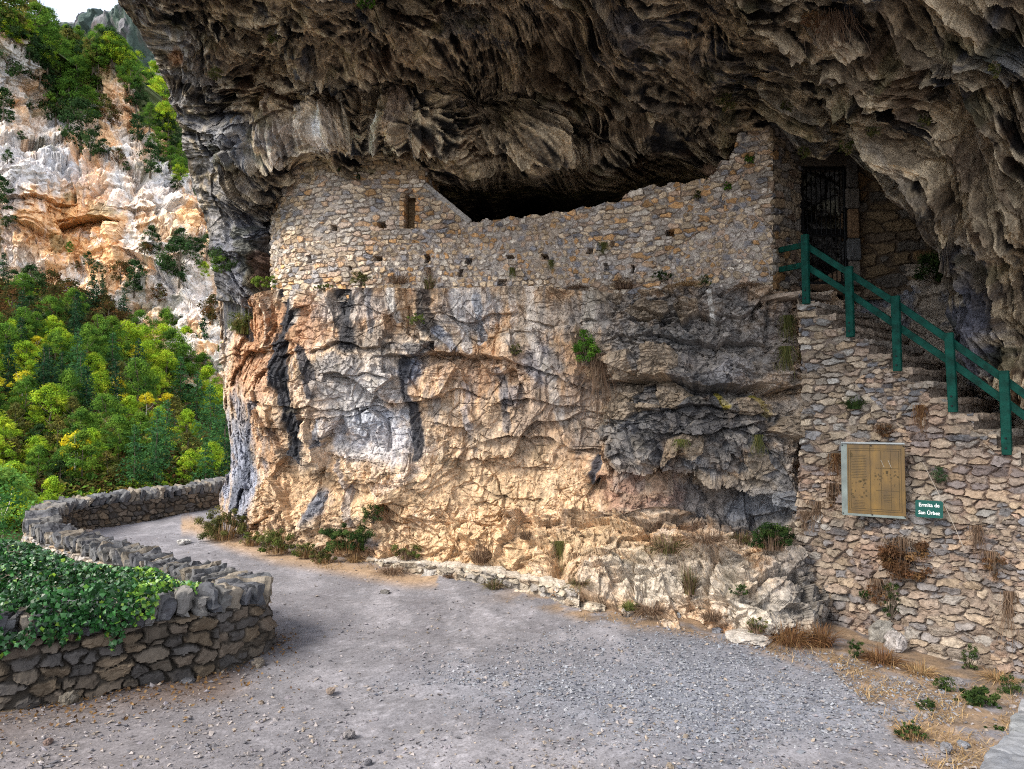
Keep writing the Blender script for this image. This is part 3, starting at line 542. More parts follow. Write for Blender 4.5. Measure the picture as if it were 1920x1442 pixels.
    for pts, wd, cc in [([(1040, 60), (1100, 150), (1170, 215), (1230, 240)], 9, (.42, .34, .23)), ([(1130, 40), (1150, 110), (1220, 150), (1330, 190), (1400, 210)], 8, (.42, .36, .28)), ([(1180, 20), (1250, 90)], 4, (.5, .48, .44)), ([(1820, 160), (1860, 260), (1890, 340)], 8, (.42, .37, .30)), ([(1530, 200), (1620, 300), (1720, 400), (1790, 480)], 8, (.33, .31, .28)),
                        ([(505, 180), (520, 280)], 8, (.6, .54, .46)), ([(640, 170), (650, 265)], 7, (.62, .57, .46)), ([(712, 180), (700, 270)], 7, (.62, .57, .46)), ([(765, 200), (770, 280)], 5, (.55, .5, .42)), ([(605, 200), (610, 270)], 5, (.7, .66, .6)), ([(1450, 180), (1540, 235), (1600, 280)], 8, (.5, .42, .27)), ([(1300, 100), (1450, 150), (1560, 205), (1680, 300), (1770, 410), (1840, 560)], 7, (.42, .38, .31)), ([(1150, 20), (1300, 80), (1450, 110), (1580, 170), (1700, 260), (1800, 370), (1880, 520)], 6, (.40, .35, .28)), ([(1560, 0), (1700, 70), (1830, 190), (1920, 330)], 7, (.44, .36, .26)), ([(940, 20), (1000, 120), (1080, 210), (1180, 280)], 6, (.42, .36, .27)), ([(560, 40), (700, 60), (800, 100), (900, 180), (960, 250)], 6, (.40, .33, .24)), ([(420, 40), (520, 60), (600, 110)], 6, (.38, .32, .24))]:
        d, tt = dist_poly(u + 10 * fbm(PX, .02, 3, 560), v, pts); c = mix(c, cc, (1 - sstep(.5, 1.3, d / (wd * (.8 + .7 * nC)))) * .8)
    mossm = sstep(.42, .62, fbm(Pn, 1.6, 4, 571)); c = mix(c, (.10, .105, .02), mossm * .35)
    c = c * (1 + .3 * (r2[..., 0] - .5) + .25 * (r3[..., 1] - .5))[..., None]
    c = .066 * (np.clip(c, .004, 1) / .125) ** 1.6; lum = c.mean(-1, keepdims=True); c = lum * np.array([1.0, 1.0, 1.01]) + (c - lum) * .78
    c = c * (.88 - .12 * lip + .45 * drap - .35 * sstep(14, 16.5, D))[..., None]  # colour also darkens with depth, painting the shade inside the cave
    P2 = P + dispdir(P, N, .12, .9, 1.3, .25) * h[..., None]
    register(P2, 2)
    wr = [(.15, .5, .12), (1.2, 2.5, .8), (3.5, 5, 3)]
    P3, c3 = wrapgrid(P2, c, left=wr)
    # bottom edge turns back into the rock mass; top edge runs on over the camera
    L0 = P3[-1:]; lx = np.clip((proj(L0)[0] - 1400) / 60, 0, 1)[..., None]; dn = np.array([0, 1, -1.5]); up1 = np.array([.12, .25, .10]); up2 = np.array([.9, 1.4, .7]); up3 = np.array([2.0, 3.0, 2.0])
    P3 = np.concatenate([P3, L0 + np.array([.05, .25, .0]) * (1 - lx) + up1 * lx, L0 + dn * .5 * (1 - lx) + up2 * lx, L0 + np.array([.8, 3.5, -2.5]) * (1 - lx) + up3 * lx]); c3 = np.concatenate([c3] + [c3[-1:]] * 3)
    top = P3[:1]; rows = []
    for kk in range(1, 15):
        q = top.copy(); f = kk / 14; q[..., 1] = top[..., 1] + (3.0 - top[..., 1]) * f; q[..., 2] = top[..., 2] + 1.7 * math.sin(f * 2.2) + .5 * fbm(q.astype(np.float32), .5, 3, 580) * f
        q[..., 0] = top[..., 0] * (1 + .15 * f); rows.append(q)
    P3 = np.concatenate(rows[::-1] + [P3]); c3 = np.concatenate([c3[:1]] * 14 + [c3])
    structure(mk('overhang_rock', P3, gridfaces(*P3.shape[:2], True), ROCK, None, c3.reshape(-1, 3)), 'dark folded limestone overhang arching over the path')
build_roof()
def simple_rock(name, xr, yr, C, nx, ny, basecol, cols, seed, amp=1.0, wrap=None, label=None):
    u, v = np.meshgrid(np.linspace(*xr, nx), np.linspace(*yr, ny)); D = tps(C, u, v); P = unproj(u, v, D); N = normals(smoothgrid(P, 8)); Pn = P.astype(np.float32)
    h, (e1, e2, e3), (r1, r2, r3) = rocknoise(Pn, .2 * amp, .09 * amp, .035 * amp, (1, 1, 1.4), seed, .1)
    nA = fbm(Pn, 1.2, 5, seed + 1, .6); c = np.ones(P.shape, np.float32) * np.array(basecol)
    for k, (cc, lo, hi) in enumerate(cols): c = mix(c, cc, sstep(lo, hi, fbm(Pn, 1.6 + k, 4, seed + 10 + 7 * k, .6)))
    c = c * (1 + .35 * (r2[..., 0] - .5) + .2 * (r3[..., 1] - .5))[..., None]
    P2 = P + N * h[..., None]; register(P2); P3, c3 = wrapgrid(P2, c, **(wrap or {}))
    return structure(mk(name, P3, gridfaces(*P3.shape[:2], True), ROCK, None, c3.reshape(-1, 3)), label)
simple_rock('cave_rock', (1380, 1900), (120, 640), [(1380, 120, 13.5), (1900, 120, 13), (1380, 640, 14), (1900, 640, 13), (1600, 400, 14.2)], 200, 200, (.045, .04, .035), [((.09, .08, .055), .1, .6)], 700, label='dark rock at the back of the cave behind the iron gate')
simple_rock('bedrock', (1585, 2150), (500, 960), [(1585, 500, 12.0), (1585, 700, 11.6), (1700, 540, 11.5), (1700, 640, 11.2), (1820, 560, 10.6), (1820, 700, 10.2), (1950, 760, 9.4), (2150, 500, 9), (2150, 960, 8.5), (1800, 960, 10.4), (1585, 960, 11.3)], 380, 320, (.36, .30, .24),
            [((.20, .20, .22), .0, .5), ((.50, .42, .33), .2, .7)], 720, .9, dict(top=[(0, .6, 0), (0, 2.5, 0)]), 'weathered bedrock rising beside the stone steps')
print('near rock done')

# ================================================================ MASONRY
STONE = [(.58, .45, .31), (.62, .50, .36), (.52, .38, .24), (.42, .37, .32), (.54, .32, .15), (.50, .44, .38), (.27, .26, .27), (.62, .55, .46), (.50, .36, .26)]
def masonry(S, Z, cw, ch, seed=0, pal=STONE, mortar=(.36, .31, .26), joint=.13, tiltA=.03, proud=.035, jit=.75, pw=None, var=1.0, levelA=.02, two=True):
    """irregular rubble: returns displacement and colour from (S,Z) in metres"""
    P0 = np.stack([S, 0 * S + seed * 3.1, Z], -1).astype(np.float32)
    S = S + .22 * cw * perlin(P0, 3.0 / max(cw, .1), seed) + .5 * cw * perlin(P0, .9, seed + 5); Z = Z + .28 * ch * perlin(P0, 2.2 / max(cw, .1), seed + 1) + .4 * ch * perlin(P0, .8, seed + 6)
    y = Z / ch; iy = np.floor(y).astype(np.int32)
    n = S.shape; f1 = np.full(n, 99., np.float32); f2 = f1.copy(); hid = np.zeros(n, np.int32); ox = np.zeros(n, np.float32); oy = ox.copy()
    for b in (-1, 0, 1):
        ro = RD[hsh(iy + b, 0 * iy, 0 * iy + 5, seed), 0]; rw = .7 + .7 * RD[hsh(iy + b, 0 * iy, 0 * iy + 9, seed), 1]
        x = S / (cw * rw) + ro * 7; ix = np.floor(x).astype(np.int32)
        for a in (-2, -1, 0, 1, 2):
            h = hsh(ix + a, iy + b, 0 * ix + 3, seed); r = RD[h]
            wt = .72 + .65 * r[..., 2]
            dx = (x - (ix + a) - .5 - (r[..., 0] - .5) * jit) * rw; dy = y - (iy + b) - .5 - (r[..., 1] - .5) * jit * .75
            dd = (np.abs(dx) ** 2.6 + np.abs(dy * 1.05) ** 2.6) ** (1 / 2.6) / wt
            m = dd < f1; f2 = np.where(m, f1, np.minimum(f2, dd)); f1 = np.where(m, dd, f1); hid = np.where(m, h, hid); ox = np.where(m, dx, ox); oy = np.where(m, dy, oy)
    r = RD[hid]; e = (f2 - f1) + .05 * perlin(P0, 25, seed + 2)
    st = sstep(joint * .35, joint * 1.5, e)
    h = st * proud * (1 + .9 * (r[..., 3] - .5)) + st * tiltA * ((r[..., 4] - .5) * ox + (r[..., 5] - .5) * oy) * 2 + levelA * fbm(P0, 1.1, 2, seed + 3) + .008 * st * fbm(P0, 14, 3, seed + 4)
    hc, _, rr = facets(warp(P0, 6, .03, seed + 8), (9, 9, 11), .012, seed + 9, 1.5); h = h + st * hc
    pal = np.array(pal, np.float32); idx = (r[..., 2] * 997 % 1 * len(pal)).astype(int) % len(pal)
    c = pal[idx] * (1 + .45 * var * (r[..., 1] - .5) + .18 * (rr[..., 0] - .5))[..., None]
    c = mix(c, mortar, 1 - sstep(joint * .5, joint * 1.3, e))
    return h, c, e
def poly_len(P): 
    d = np.linalg.norm(np.diff(P, axis=0), axis=1); return np.concatenate([[0], np.cumsum(d)])
herm = empty('hermitage', 'old rubble stone hermitage wall tucked under the rock overhang', 'hermitage', (0, 12, 5))
def hermitage_wall():
    Dx = ip([(505, 14.0), (515, 13.55), (535, 13.2), (560, 12.98), (600, 12.78), (640, 12.66), (720, 12.52), (800, 12.45), (900, 12.35), (1000, 12.22), (1100, 11.95), (1200, 11.6), (1300, 11.3), (1400, 11.02), (1449, 10.88)])
    yt = ip([(509, 322), (540, 300), (580, 290), (640, 286), (785, 288), (796, 300), (798.5, 348), (822, 364), (850, 390), (880, 415), (900, 415), (960, 408), (1040, 400), (1100, 388), (1160, 377), (1172, 369), (1183, 357), (1205, 351), (1250, 347), (1300, 339), (1325, 335), (1340, 322), (1352, 305), (1366, 300), (1374, 283), (1381, 262), (1384, 232), (1398, 218), (1404, 195), (1449, 185)])
    nx, ny = int(1500 * QF), int(560 * QF)
    xs = np.linspace(509, 1449, nx); u, t = np.meshgrid(xs, np.linspace(0, 1, ny))
    v = 184 + (566. - 184) * t; D = Dx(u)
    ycut = yt(u) + 2.2 * np.sin(u / 7) * (u > 880) + 3 * perlin(np.stack([u / 14, 0 * u, v / 14], -1), 1, 799)
    P = unproj(u, v, D); base = unproj(xs, 0 * xs + 540, Dx(xs)); S1 = poly_len(base[:, :2]); S = np.broadcast_to(S1, u.shape); Z = P[..., 2]
    h1, c1, e1 = masonry(S, Z, .185, .088, 801, mortar=(.36, .30, .25), joint=.15, proud=.034, tiltA=.035, jit=.66, var=1.4)
    h2, c2, e2 = masonry(S, Z, .125, .10, 821, mortar=(.42, .36, .31), joint=.22, proud=.03, tiltA=.03, jit=.8, var=1.4)
    wN = fbm(P.astype(np.float32), .7, 3, 831)
    m = sstep(-.15, .05, wN) * sstep(830, 900, u) + sstep(440, 470, v) * (u > 700) * (u < 960) * .9; m = np.clip(m, 0, 1) > .5
    h = np.where(m, h2, h1); c = np.where(m[..., None], c2, c1)
    n2 = fbm(P.astype(np.float32), .9, 4, 835, .6)
    c = mix(c, (.56, .51, .47), sstep(.05, .5, n2) * .35); c = mix(c, (.40, .27, .15), sstep(.2, .7, -n2) * .3)
    c = mix(c, (.60, .55, .51), (1 - sstep(.4, 1.2, np.hypot((u - 620) / 90, (v - 470) / 50))) * .3)
    c = mix(c, (.34, .27, .17), (1 - sstep(8, 34, v - 298)) * (u < 800) * .6)  # wall top darkened: shadow under the overhang put into the stone colour
    c = mix(c, (.14, .14, .16), (1 - sstep(.5, 1.2, np.hypot((u - 1395) / 12, (v - 235) / 42) + .3 * n2)) * .8)
    h = h + .05 * facets(P.astype(np.float32), (1.4, 1.4, 1.4), 1, 840)[0] * .35
    for x, y, hw, hh, dp in [(627, 428, 5, 5, .3), (717, 422, 8, 7, .3), (708, 485, 8, 5, .3), (581, 486, 4, 7, .25), (801, 485, 5, 8, .3), (879, 490, 6, 6, .25), (956, 482, 7, 4, .22), (864, 512, 4, 7, .2), (942, 530, 8, 6, .22), (1257, 438, 8, 6, .3), (1106, 471, 6, 6, .25), (1022, 482, 6, 5, .25), (1149, 458, 4, 6, .15), (1187, 505, 3, 8, .2), (656, 503, 3, 4, .15), (1137, 500, 4, 7, .15)]:
        jx = 1.5 * np.sin(v / 3.); mm = (np.abs(u - x + jx) < hw) & (np.abs(v - y) < hh); h = np.where(mm, -dp, h)
    nm = ((np.abs(u - 769 + (v - 395) * .02) < 10) & (v > 374) & (v < 429)) | (np.hypot(u - 769.5, (v - 374) * .95) < 10)
    h = np.where(nm, -.30, h); c = np.where(nm[..., None], np.array([.20, .135, .075]) * (1 + .3 * n2[..., None]), c)
    ring = (np.hypot((u - 769) / 1.0, np.maximum(374 - v, 0)) < 19) & ~nm & (v > 352) & (v < 430); c = np.where(ring[..., None] & (e1[..., None] > .09), c * np.array([1.12, .92, .7]), c)
    a = np.gradient(base[:, :2], axis=0); nrm = np.stack([a[:, 1], -a[:, 0]], 1); nrm /= np.linalg.norm(nrm, axis=1)[:, None]
    nrm = np.stack([np.convolve(np.pad(nrm[:, k], 15, 'edge'), np.ones(31) / 31, 'valid') for k in (0, 1)], 1)
    P2 = P.copy(); P2[..., :2] += nrm[None] * h[..., None]
    register(P2, 2)
    bk = -nrm * .6
    keep = (v >= ycut); kf = (keep[:-1, :-1] & keep[1:, :-1] & keep[1:, 1:] & keep[:-1, 1:]).ravel(); Ff = gridfaces(ny, nx, True)[kf]
    j0 = np.argmax(keep, axis=0); ar = np.arange(nx); f0 = P2[j0, ar]; f0b = P2[np.minimum(j0 + 1, ny - 1), ar]; tp = f0 + np.concatenate([bk * .5, np.full((nx, 1), .02)], 1); tp2 = f0 + np.concatenate([bk, np.zeros((nx, 1))], 1); tp3 = tp2 - np.array([0, 0, 3.])
    cap = np.stack([tp3, tp2, tp, f0b]); cc = np.stack([c[j0, ar]] * 4); Fc = gridfaces(4, nx, True) + ny * nx
    mk('wall', np.concatenate([P2.reshape(-1, 3), cap.reshape(-1, 3)]), np.concatenate([Ff, Fc]), MASON, None, np.concatenate([c.reshape(-1, 3), cc.reshape(-1, 3)])); child(bpy.data.objects['wall'], herm)
hermitage_wall()
def quadwall(name, A, B, zb, zt, cw, ch, seed, parent, res=.013, pal=STONE, dark=1., cam_side=True, thick=.5, mortar=(.36, .31, .26), mat=None, ztop=None, **kw):
    """vertical masonry face from plan point A to B"""
    A = np.array(A, float); B = np.array(B, float); L = np.linalg.norm(B - A); d = (B - A) / L; n = np.array([d[1], -d[0]])
    if (n * ((A + B) / 2)).sum() > 0: n = -n
    nx = int(L / res) + 2; S1 = np.linspace(0, L, nx); ztv = np.full(nx, zt) if ztop is None else ztop(S1); ny = int((ztv.max() - zb) / res) + 2
    S, T = np.meshgrid(S1, np.linspace(1, 0, ny)); Z = zb + (ztv[None] - zb) * T
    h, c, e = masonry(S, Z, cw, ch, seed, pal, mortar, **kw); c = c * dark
    P = np.stack([A[0] + d[0] * S + n[0] * h, A[1] + d[1] * S + n[1] * h, Z], -1); register(P, 2)
    v1 = (-n[0] * thick, -n[1] * thick, 0); P3, c3 = wrapgrid(P, c, top=[v1], left=[v1], right=[v1])
    o = mk(name, P3, gridfaces(*P3.shape[:2], True), mat or MASON, None, c3.reshape(-1, 3)); return child(o, parent)
def xy(px, Y): return ((px - 960) / F * Y * (1 / cp) * 1.0, Y)
def U(px, py, Y): return unproj(px, py, Y)
A = U(1449, 400, 10.86)[:2]; B = U(1501, 400, 11.55)[:2]
zt = ip([(0, U(1449, 185, 10.86)[2]), (.9, U(1501, 255, 11.5)[2])])
quadwall('corner_pier', A, B, U(1475, 560, 11)[2], 0, .26, .13, 850, herm, dark=.5, ztop=zt, thick=.4, mortar=(.25, .2, .15))  # return face turned from the light: its shade put into darker stones
quadwall('tower_side', U(797, 340, 12.45)[:2], U(821, 340, 13.6)[:2], U(800, 372, 12.5)[2], U(800, 285, 12.5)[2], .2, .11, 855, herm, dark=.7, thick=.3)  # same stones darkened, painting the shade on the tower's return side
# sloping plastered cap of the low wall
mb = MB(); a = U(799, 346, 12.5); b = U(884, 416, 12.4); d = (b - a); L = np.linalg.norm(d); d /= L; yv = np.array([0, 1., 0]); nn = np.cross(yv, d); nn /= np.linalg.norm(nn); M = np.stack([d, yv, nn], 1)
mb.box((a + b) / 2 + nn * .03 + yv * .22, L, .62, .10, M, (.36, .33, .30))
child(mb.build('sloping_coping', MASON), herm)
# doorway: lintel, jamb, gate
Dg = 11.5
gl, gr_ = U(1502, 400, Dg), U(1588, 400, Dg - .05); gb, gt = U(1545, 536, Dg)[2], U(1545, 313, Dg)[2]
mb = MB(); mb.box(((gl[0] + gr_[0]) / 2, Dg + .12, gt + .12), gr_[0] - gl[0] + .3, .34, .22, None, (.08, .065, .05)); child(mb.build('lintel', MASON), herm)
mb = MB(); zz = gb
for k in range(5):
    hh = [.42, .38, .5, .36, .5][k]; mb.box((gr_[0] + .11, Dg + .1, zz + hh / 2), .19 + .05 * (k % 2), .34, hh - .012, None, [(.14, .12, .10), (.10, .10, .10), (.19, .12, .07), (.12, .105, .09), (.10, .09, .08)][k]); zz += hh
child(mb.build('jamb', MASON), herm)
IRON = mat_plain('black_iron', (.012, .012, .013), rough=.45, metal=.6, bump=.2, bscale=60)
gate = MB(); gx0, gx1 = gl[0] + .02, gr_[0] - .01
fr = MB()
for x in (gx0, gx1): fr.box((x, Dg, (gb + gt) / 2), .05, .05, gt - gb)
for z in (gb + .05, gt - .03, gb + .42 * (gt - gb)): fr.box(((gx0 + gx1) / 2, Dg, z), gx1 - gx0 - .05, .04, .045)
gate_o = child(fr.build('gate', IRON), herm)
for k in range(8):
    b_ = MB(); x = gx0 + (gx1 - gx0) * (k + 1) / 9; b_.tube([(x, Dg, gb + .07), (x, Dg, gt - .05)], .009, 6); ob = b_.build('bar', IRON, None, True); ob.parent = gate_o
pl = MB(); pl.box(((gx0 + gx1) / 2, Dg + .03, gb + .455 * (gt - gb)), gx1 - gx0 - .06, .006, .11); pl.box((gx0 + .1, Dg - .03, gb + .43 * (gt - gb)), .08, .03, .14); o = pl.build('lock_plate', IRON); o.parent = gate_o
# dark wall right of the door
sw = empty('side_wall', 'dark brown rubble wall right of the black iron gate under the arch', 'wall', (7.2, 11.7, 5))
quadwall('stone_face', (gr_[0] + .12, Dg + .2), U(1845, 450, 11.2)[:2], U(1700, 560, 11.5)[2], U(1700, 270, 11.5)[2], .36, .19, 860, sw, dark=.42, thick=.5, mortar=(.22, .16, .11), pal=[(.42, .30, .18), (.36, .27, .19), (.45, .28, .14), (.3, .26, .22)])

# ================================================================ STAIRS + RETAINING WALL
S0 = np.array(U(1503, 545, 10.3)[:2]); z0 = U(1503, 545, 10.3)[2]; S1_ = np.array(U(1920, 840, 8.3)[:2]); z1 = U(1920, 840, 8.3)[2]
dv = S1_ - S0; RUN = np.linalg.norm(dv); dv /= RUN; nv = np.array([-dv[1], dv[0]]);
if nv[1] < 0: nv = -nv
NST = 11; tread = RUN / NST; rise = (z0 - z1) / NST
stair = empty('stone_staircase', 'rough stone staircase on a rubble retaining wall climbing to the iron gate', 'staircase', (5, 9.3, 0))
def zstep(s): return z0 - rise * np.clip(np.ceil((s - .0) / tread), 0, 40)
def stair_wall():
    L = RUN + 1.9; res = .0115; S1 = np.arange(-.02, L, res); nx = len(S1); ny = 470
    ztv = zstep(S1) + .02 * np.sin(S1 * 9); zb = -.5
    S, T = np.meshgrid(S1, np.linspace(1, 0, ny)); Z = zb + (z0 + .03 - zb) * T; keep = Z <= ztv[None] + .0
    h1, c1, e1 = masonry(S, Z, .215, .098, 871, mortar=(.25, .20, .165), joint=.12, proud=.04, tiltA=.05, jit=.7, var=1.4, pal=[(.42, .345, .26), (.47, .395, .30), (.37, .285, .22), (.35, .305, .255), (.23, .225, .23), (.43, .335, .235), (.40, .38, .35), (.19, .19, .20), (.32, .255, .19)])
    h2, c2, e2 = masonry(S, Z, .135, .062, 881, mortar=(.25, .20, .17), joint=.13, proud=.03, tiltA=.04, jit=.75, var=1.4, pal=[(.42, .33, .25), (.47, .38, .29), (.39, .28, .215), (.36, .30, .255), (.24, .235, .24), (.45, .33, .23), (.22, .22, .235)])
    P0 = np.stack([S, 0 * S, Z], -1).astype(np.float32)
    m = perlin(P0, 1.3, 890) > .12; h = np.where(m, h2, h1) * 1.25; c = np.where(m[..., None], c2, c1)
    px, py, _ = proj(np.stack([S0[0] + dv[0] * S, S0[1] + dv[1] * S, Z], -1))
    n = fbm(P0, .8, 4, 893, .6); c = mix(c, (.38, .24, .18), sstep(.0, .5, n) * .3); c = mix(c, (.5, .44, .38), sstep(.15, .6, -n) * .3)
    c = mix(c, (.30, .22, .17), sstep(2.0, .6, Z) * .25); c = c * .86
    bat = .50 * np.clip((3.2 - Z) / 3.3, 0, 1.2) ** 1.3 + .06 * fbm(P0, .6, 3, 895)
    off = h + bat
    P = np.stack([S0[0] + dv[0] * S - nv[0] * off, S0[1] + dv[1] * S - nv[1] * off, Z], -1); register(np.where(keep[..., None], P, np.array([0, -50., 0])), 2)
    kf = (keep[:-1, :-1] & keep[1:, 1:] & keep[1:, :-1] & keep[:-1, 1:]).ravel(); Ff = gridfaces(*P.shape[:2], True)[kf]
    e = P[:, 0] + np.array([nv[0] * .6, nv[1] * .6, 0]); V = np.concatenate([P.reshape(-1, 3), P[:, 0], e]); nn0 = P.shape[0] * P.shape[1]; nr_ = P.shape[0]; j0 = int(np.argmax(keep[:, 0]))
    Fe = np.array([[nn0 + k, nn0 + k + 1, nn0 + nr_ + k + 1, nn0 + nr_ + k] for k in range(j0, nr_ - 1)])
    child(mk('retaining_wall', V, np.concatenate([Ff, Fe]), MASON, None, np.concatenate([c.reshape(-1, 3), c[:, 0], c[:, 0]])), stair)
stair_wall()
def rough_block(c, size, M, seed, col, n=(14, 14, 5), amp=.02, ed=.15):
    """a stone block: subdivided box with worn edges and noise -> V,F,C"""
    V = []; Fc = []; 
    for ax in range(3):
        for sg in (-1, 1):
            a1, a2 = (ax + 1) % 3, (ax + 2) % 3; m1, m2 = n[a1], n[a2]
            g1, g2 = np.meshgrid(np.linspace(-1, 1, m1 + 1), np.linspace(-1, 1, m2 + 1), indexing='ij'); p = np.zeros(g1.shape + (3,)); p[..., ax] = sg; p[..., a1] = g1; p[..., a2] = g2
            o = sum(len(q) for q in V); V.append(p.reshape(-1, 3))
            i = np.arange((m1 + 1) * (m2 + 1)).reshape(m1 + 1, m2 + 1) + o; q = np.stack([i[:-1, :-1], i[1:, :-1], i[1:, 1:], i[:-1, 1:]], -1).reshape(-1, 4); Fc.append(q if sg > 0 else q[:, ::-1])
    V = np.concatenate(V); Fc = np.concatenate(Fc)
    hs = np.array(size) / 2; W = V * hs
    q = np.sort(np.abs(V), axis=1); e = np.clip((q[:, 1] - (1 - ed)) / ed, 0, 1) * np.clip((q[:, 2] - (1 - ed)) / ed, 0, 1)
    W = W - np.sign(V) * (e[:, None]) * min(hs) * .22 * (np.abs(V) > 1 - ed)
    pn = (W + np.array([seed * 1.7, seed * .9, seed * .37])).astype(np.float32)
    W = W + amp * np.stack([fbm(pn, 4, 3, 1), fbm(pn, 4, 3, 2), fbm(pn, 4, 3, 3)], -1) * 1.4
    fct = facets(pn, 7, amp * .7, 5)[0]; W = W + 1.7 * np.sign(V) * (np.abs(V) > .99) * fct[:, None]
    C = np.asarray(col) * (1 + .25 * fbm(pn, 3, 3, 7))[:, None]
    W = W @ np.asarray(M).T + np.asarray(c); return W, Fc, C
M2 = np.array([[dv[0], nv[0], 0], [dv[1], nv[1], 0], [0, 0, 1.]])
for k in range(-1, NST + 4):
    ztop_ = z0 - rise * (k + 1) + (0 if k >= 0 else 0)
    if k == -1: sc = -.9; ln = 1.9; wd = 1.9
    else: sc = tread * (k + .5) ; ln = tread + .10; wd = 2.3
    for sub in range(1):
        ctr = np.array([*(S0 + dv * sc + nv * (wd / 2 - .06)), ztop_ - .04])
        W, Fc, Cc = rough_block(ctr, (ln, wd, .085), M2, 40 + k, (.34, .27, .21) if k % 3 else (.30, .26, .22), (10, 60, 5), .016)
        o = mk('step', W, Fc, MASON, None, Cc); child(o, stair)
        if k >= 0:
            ctr = np.array([*(S0 + dv * (sc - .0) + nv * (wd / 2 - .02)), ztop_ - .04 - .0425 - (rise - .085) / 2 - .05])
            W, Fc, Cc = rough_block(ctr, (ln - .05, wd, rise + .1), M2, 90 + k, (.24, .19, .15), (8, 60, 8), .02); o = mk('riser', W, Fc, MASON, None, Cc); child(o, stair)
# rock fill below the flight
# railing
GREEN = mat_plain('green_paint', (.002, .048, .035), rough=.65, bump=.6, bscale=60, var=.45, vscale=9, spec=.15)
rail = empty('railing', 'dark green wooden railing with five posts beside the stone staircase', 'railing', (S0[0], S0[1], z0))
def on_line(px, off):
    """plan point on the wall line shifted outward by off that projects to column px"""
    a = (px - 960) / F / 1.0; o = S0 - nv * off
    lo, hi = -3., 6.
    for _ in range(50):
        m = (lo + hi) / 2; p = o + dv * m; x = 960 + F * p[0] / (p[1] * cp + 0 * sp)
        lo, hi = (m, hi) if x < px else (lo, m)
    return o + dv * lo
def pt(px, py, off):
    p = on_line(px, off); q = unproj(px, py, p[1]); return np.array([p[0], p[1], q[2]])
posts = [(1517, 440, 570), (1599, 500, 632), (1686, 555, 696), (1785, 624, 773), (1886, 695, 853), (1995, 775, 950)]
YW = np.array([0, 0, 1.])
for x, ya, yb_ in posts:
    a = pt(x, ya, .10); b = pt(x + (3 if x == 1785 else 0), yb_, .10); mb = MB(); ax = (a - b); h_ = np.linalg.norm(ax); ax /= h_
    Mp = np.stack([np.array([dv[0], dv[1], 0]), np.array([nv[0], nv[1], 0]), ax], 1)
    mb.box((a + b) / 2, .10, .07, h_, Mp, bev=.08); po = mb.build('post', GREEN); child(po, rail)
    for zz in (.08, .2):
        bl = MB(); p = b + ax * zz - np.array([nv[0], nv[1], 0]) * .036; bl.tube([p, p - np.array([nv[0], nv[1], 0]) * .012], .012, 8)
        ob = bl.build('bolt', IRON); ob.parent = po; ob.matrix_parent_inverse = Matrix.Identity(4)
    po.matrix_parent_inverse = Matrix.Translation(-Vector(rail.location))
def bar(a, b, nm, th=.085, dp=.045):
    mb = MB(); ax = b - a; L = np.linalg.norm(ax); ax /= L; s_ = np.cross(ax, YW); s_ /= np.linalg.norm(s_); up = np.cross(s_, ax); mb.box((a + b) / 2, L, dp, th, np.stack([ax, s_, up], 1), bev=.08); child(mb.build(nm, GREEN), rail)
rt = [(1517, 459), (1599, 512), (1686, 568), (1785, 638), (1886, 711), (1995, 795)]; rb = [(1517, 498), (1599, 550), (1686, 610), (1785, 678), (1886, 752), (1995, 838)]
for lst in (rt, rb):
    for k in range(5):
        off = .055 if lst is rt else .055; a = pt(*lst[k], off - .02); b = pt(*lst[k + 1], off - .02); bar(a, b, 'rail')
for (x, y), (x2, y2) in (((1462, 469), (1513, 460)), ((1461, 506), (1513, 497))):
    b = pt(x2, y2, .04); a = U(x, y, 10.92); bar(a, b, 'rail')

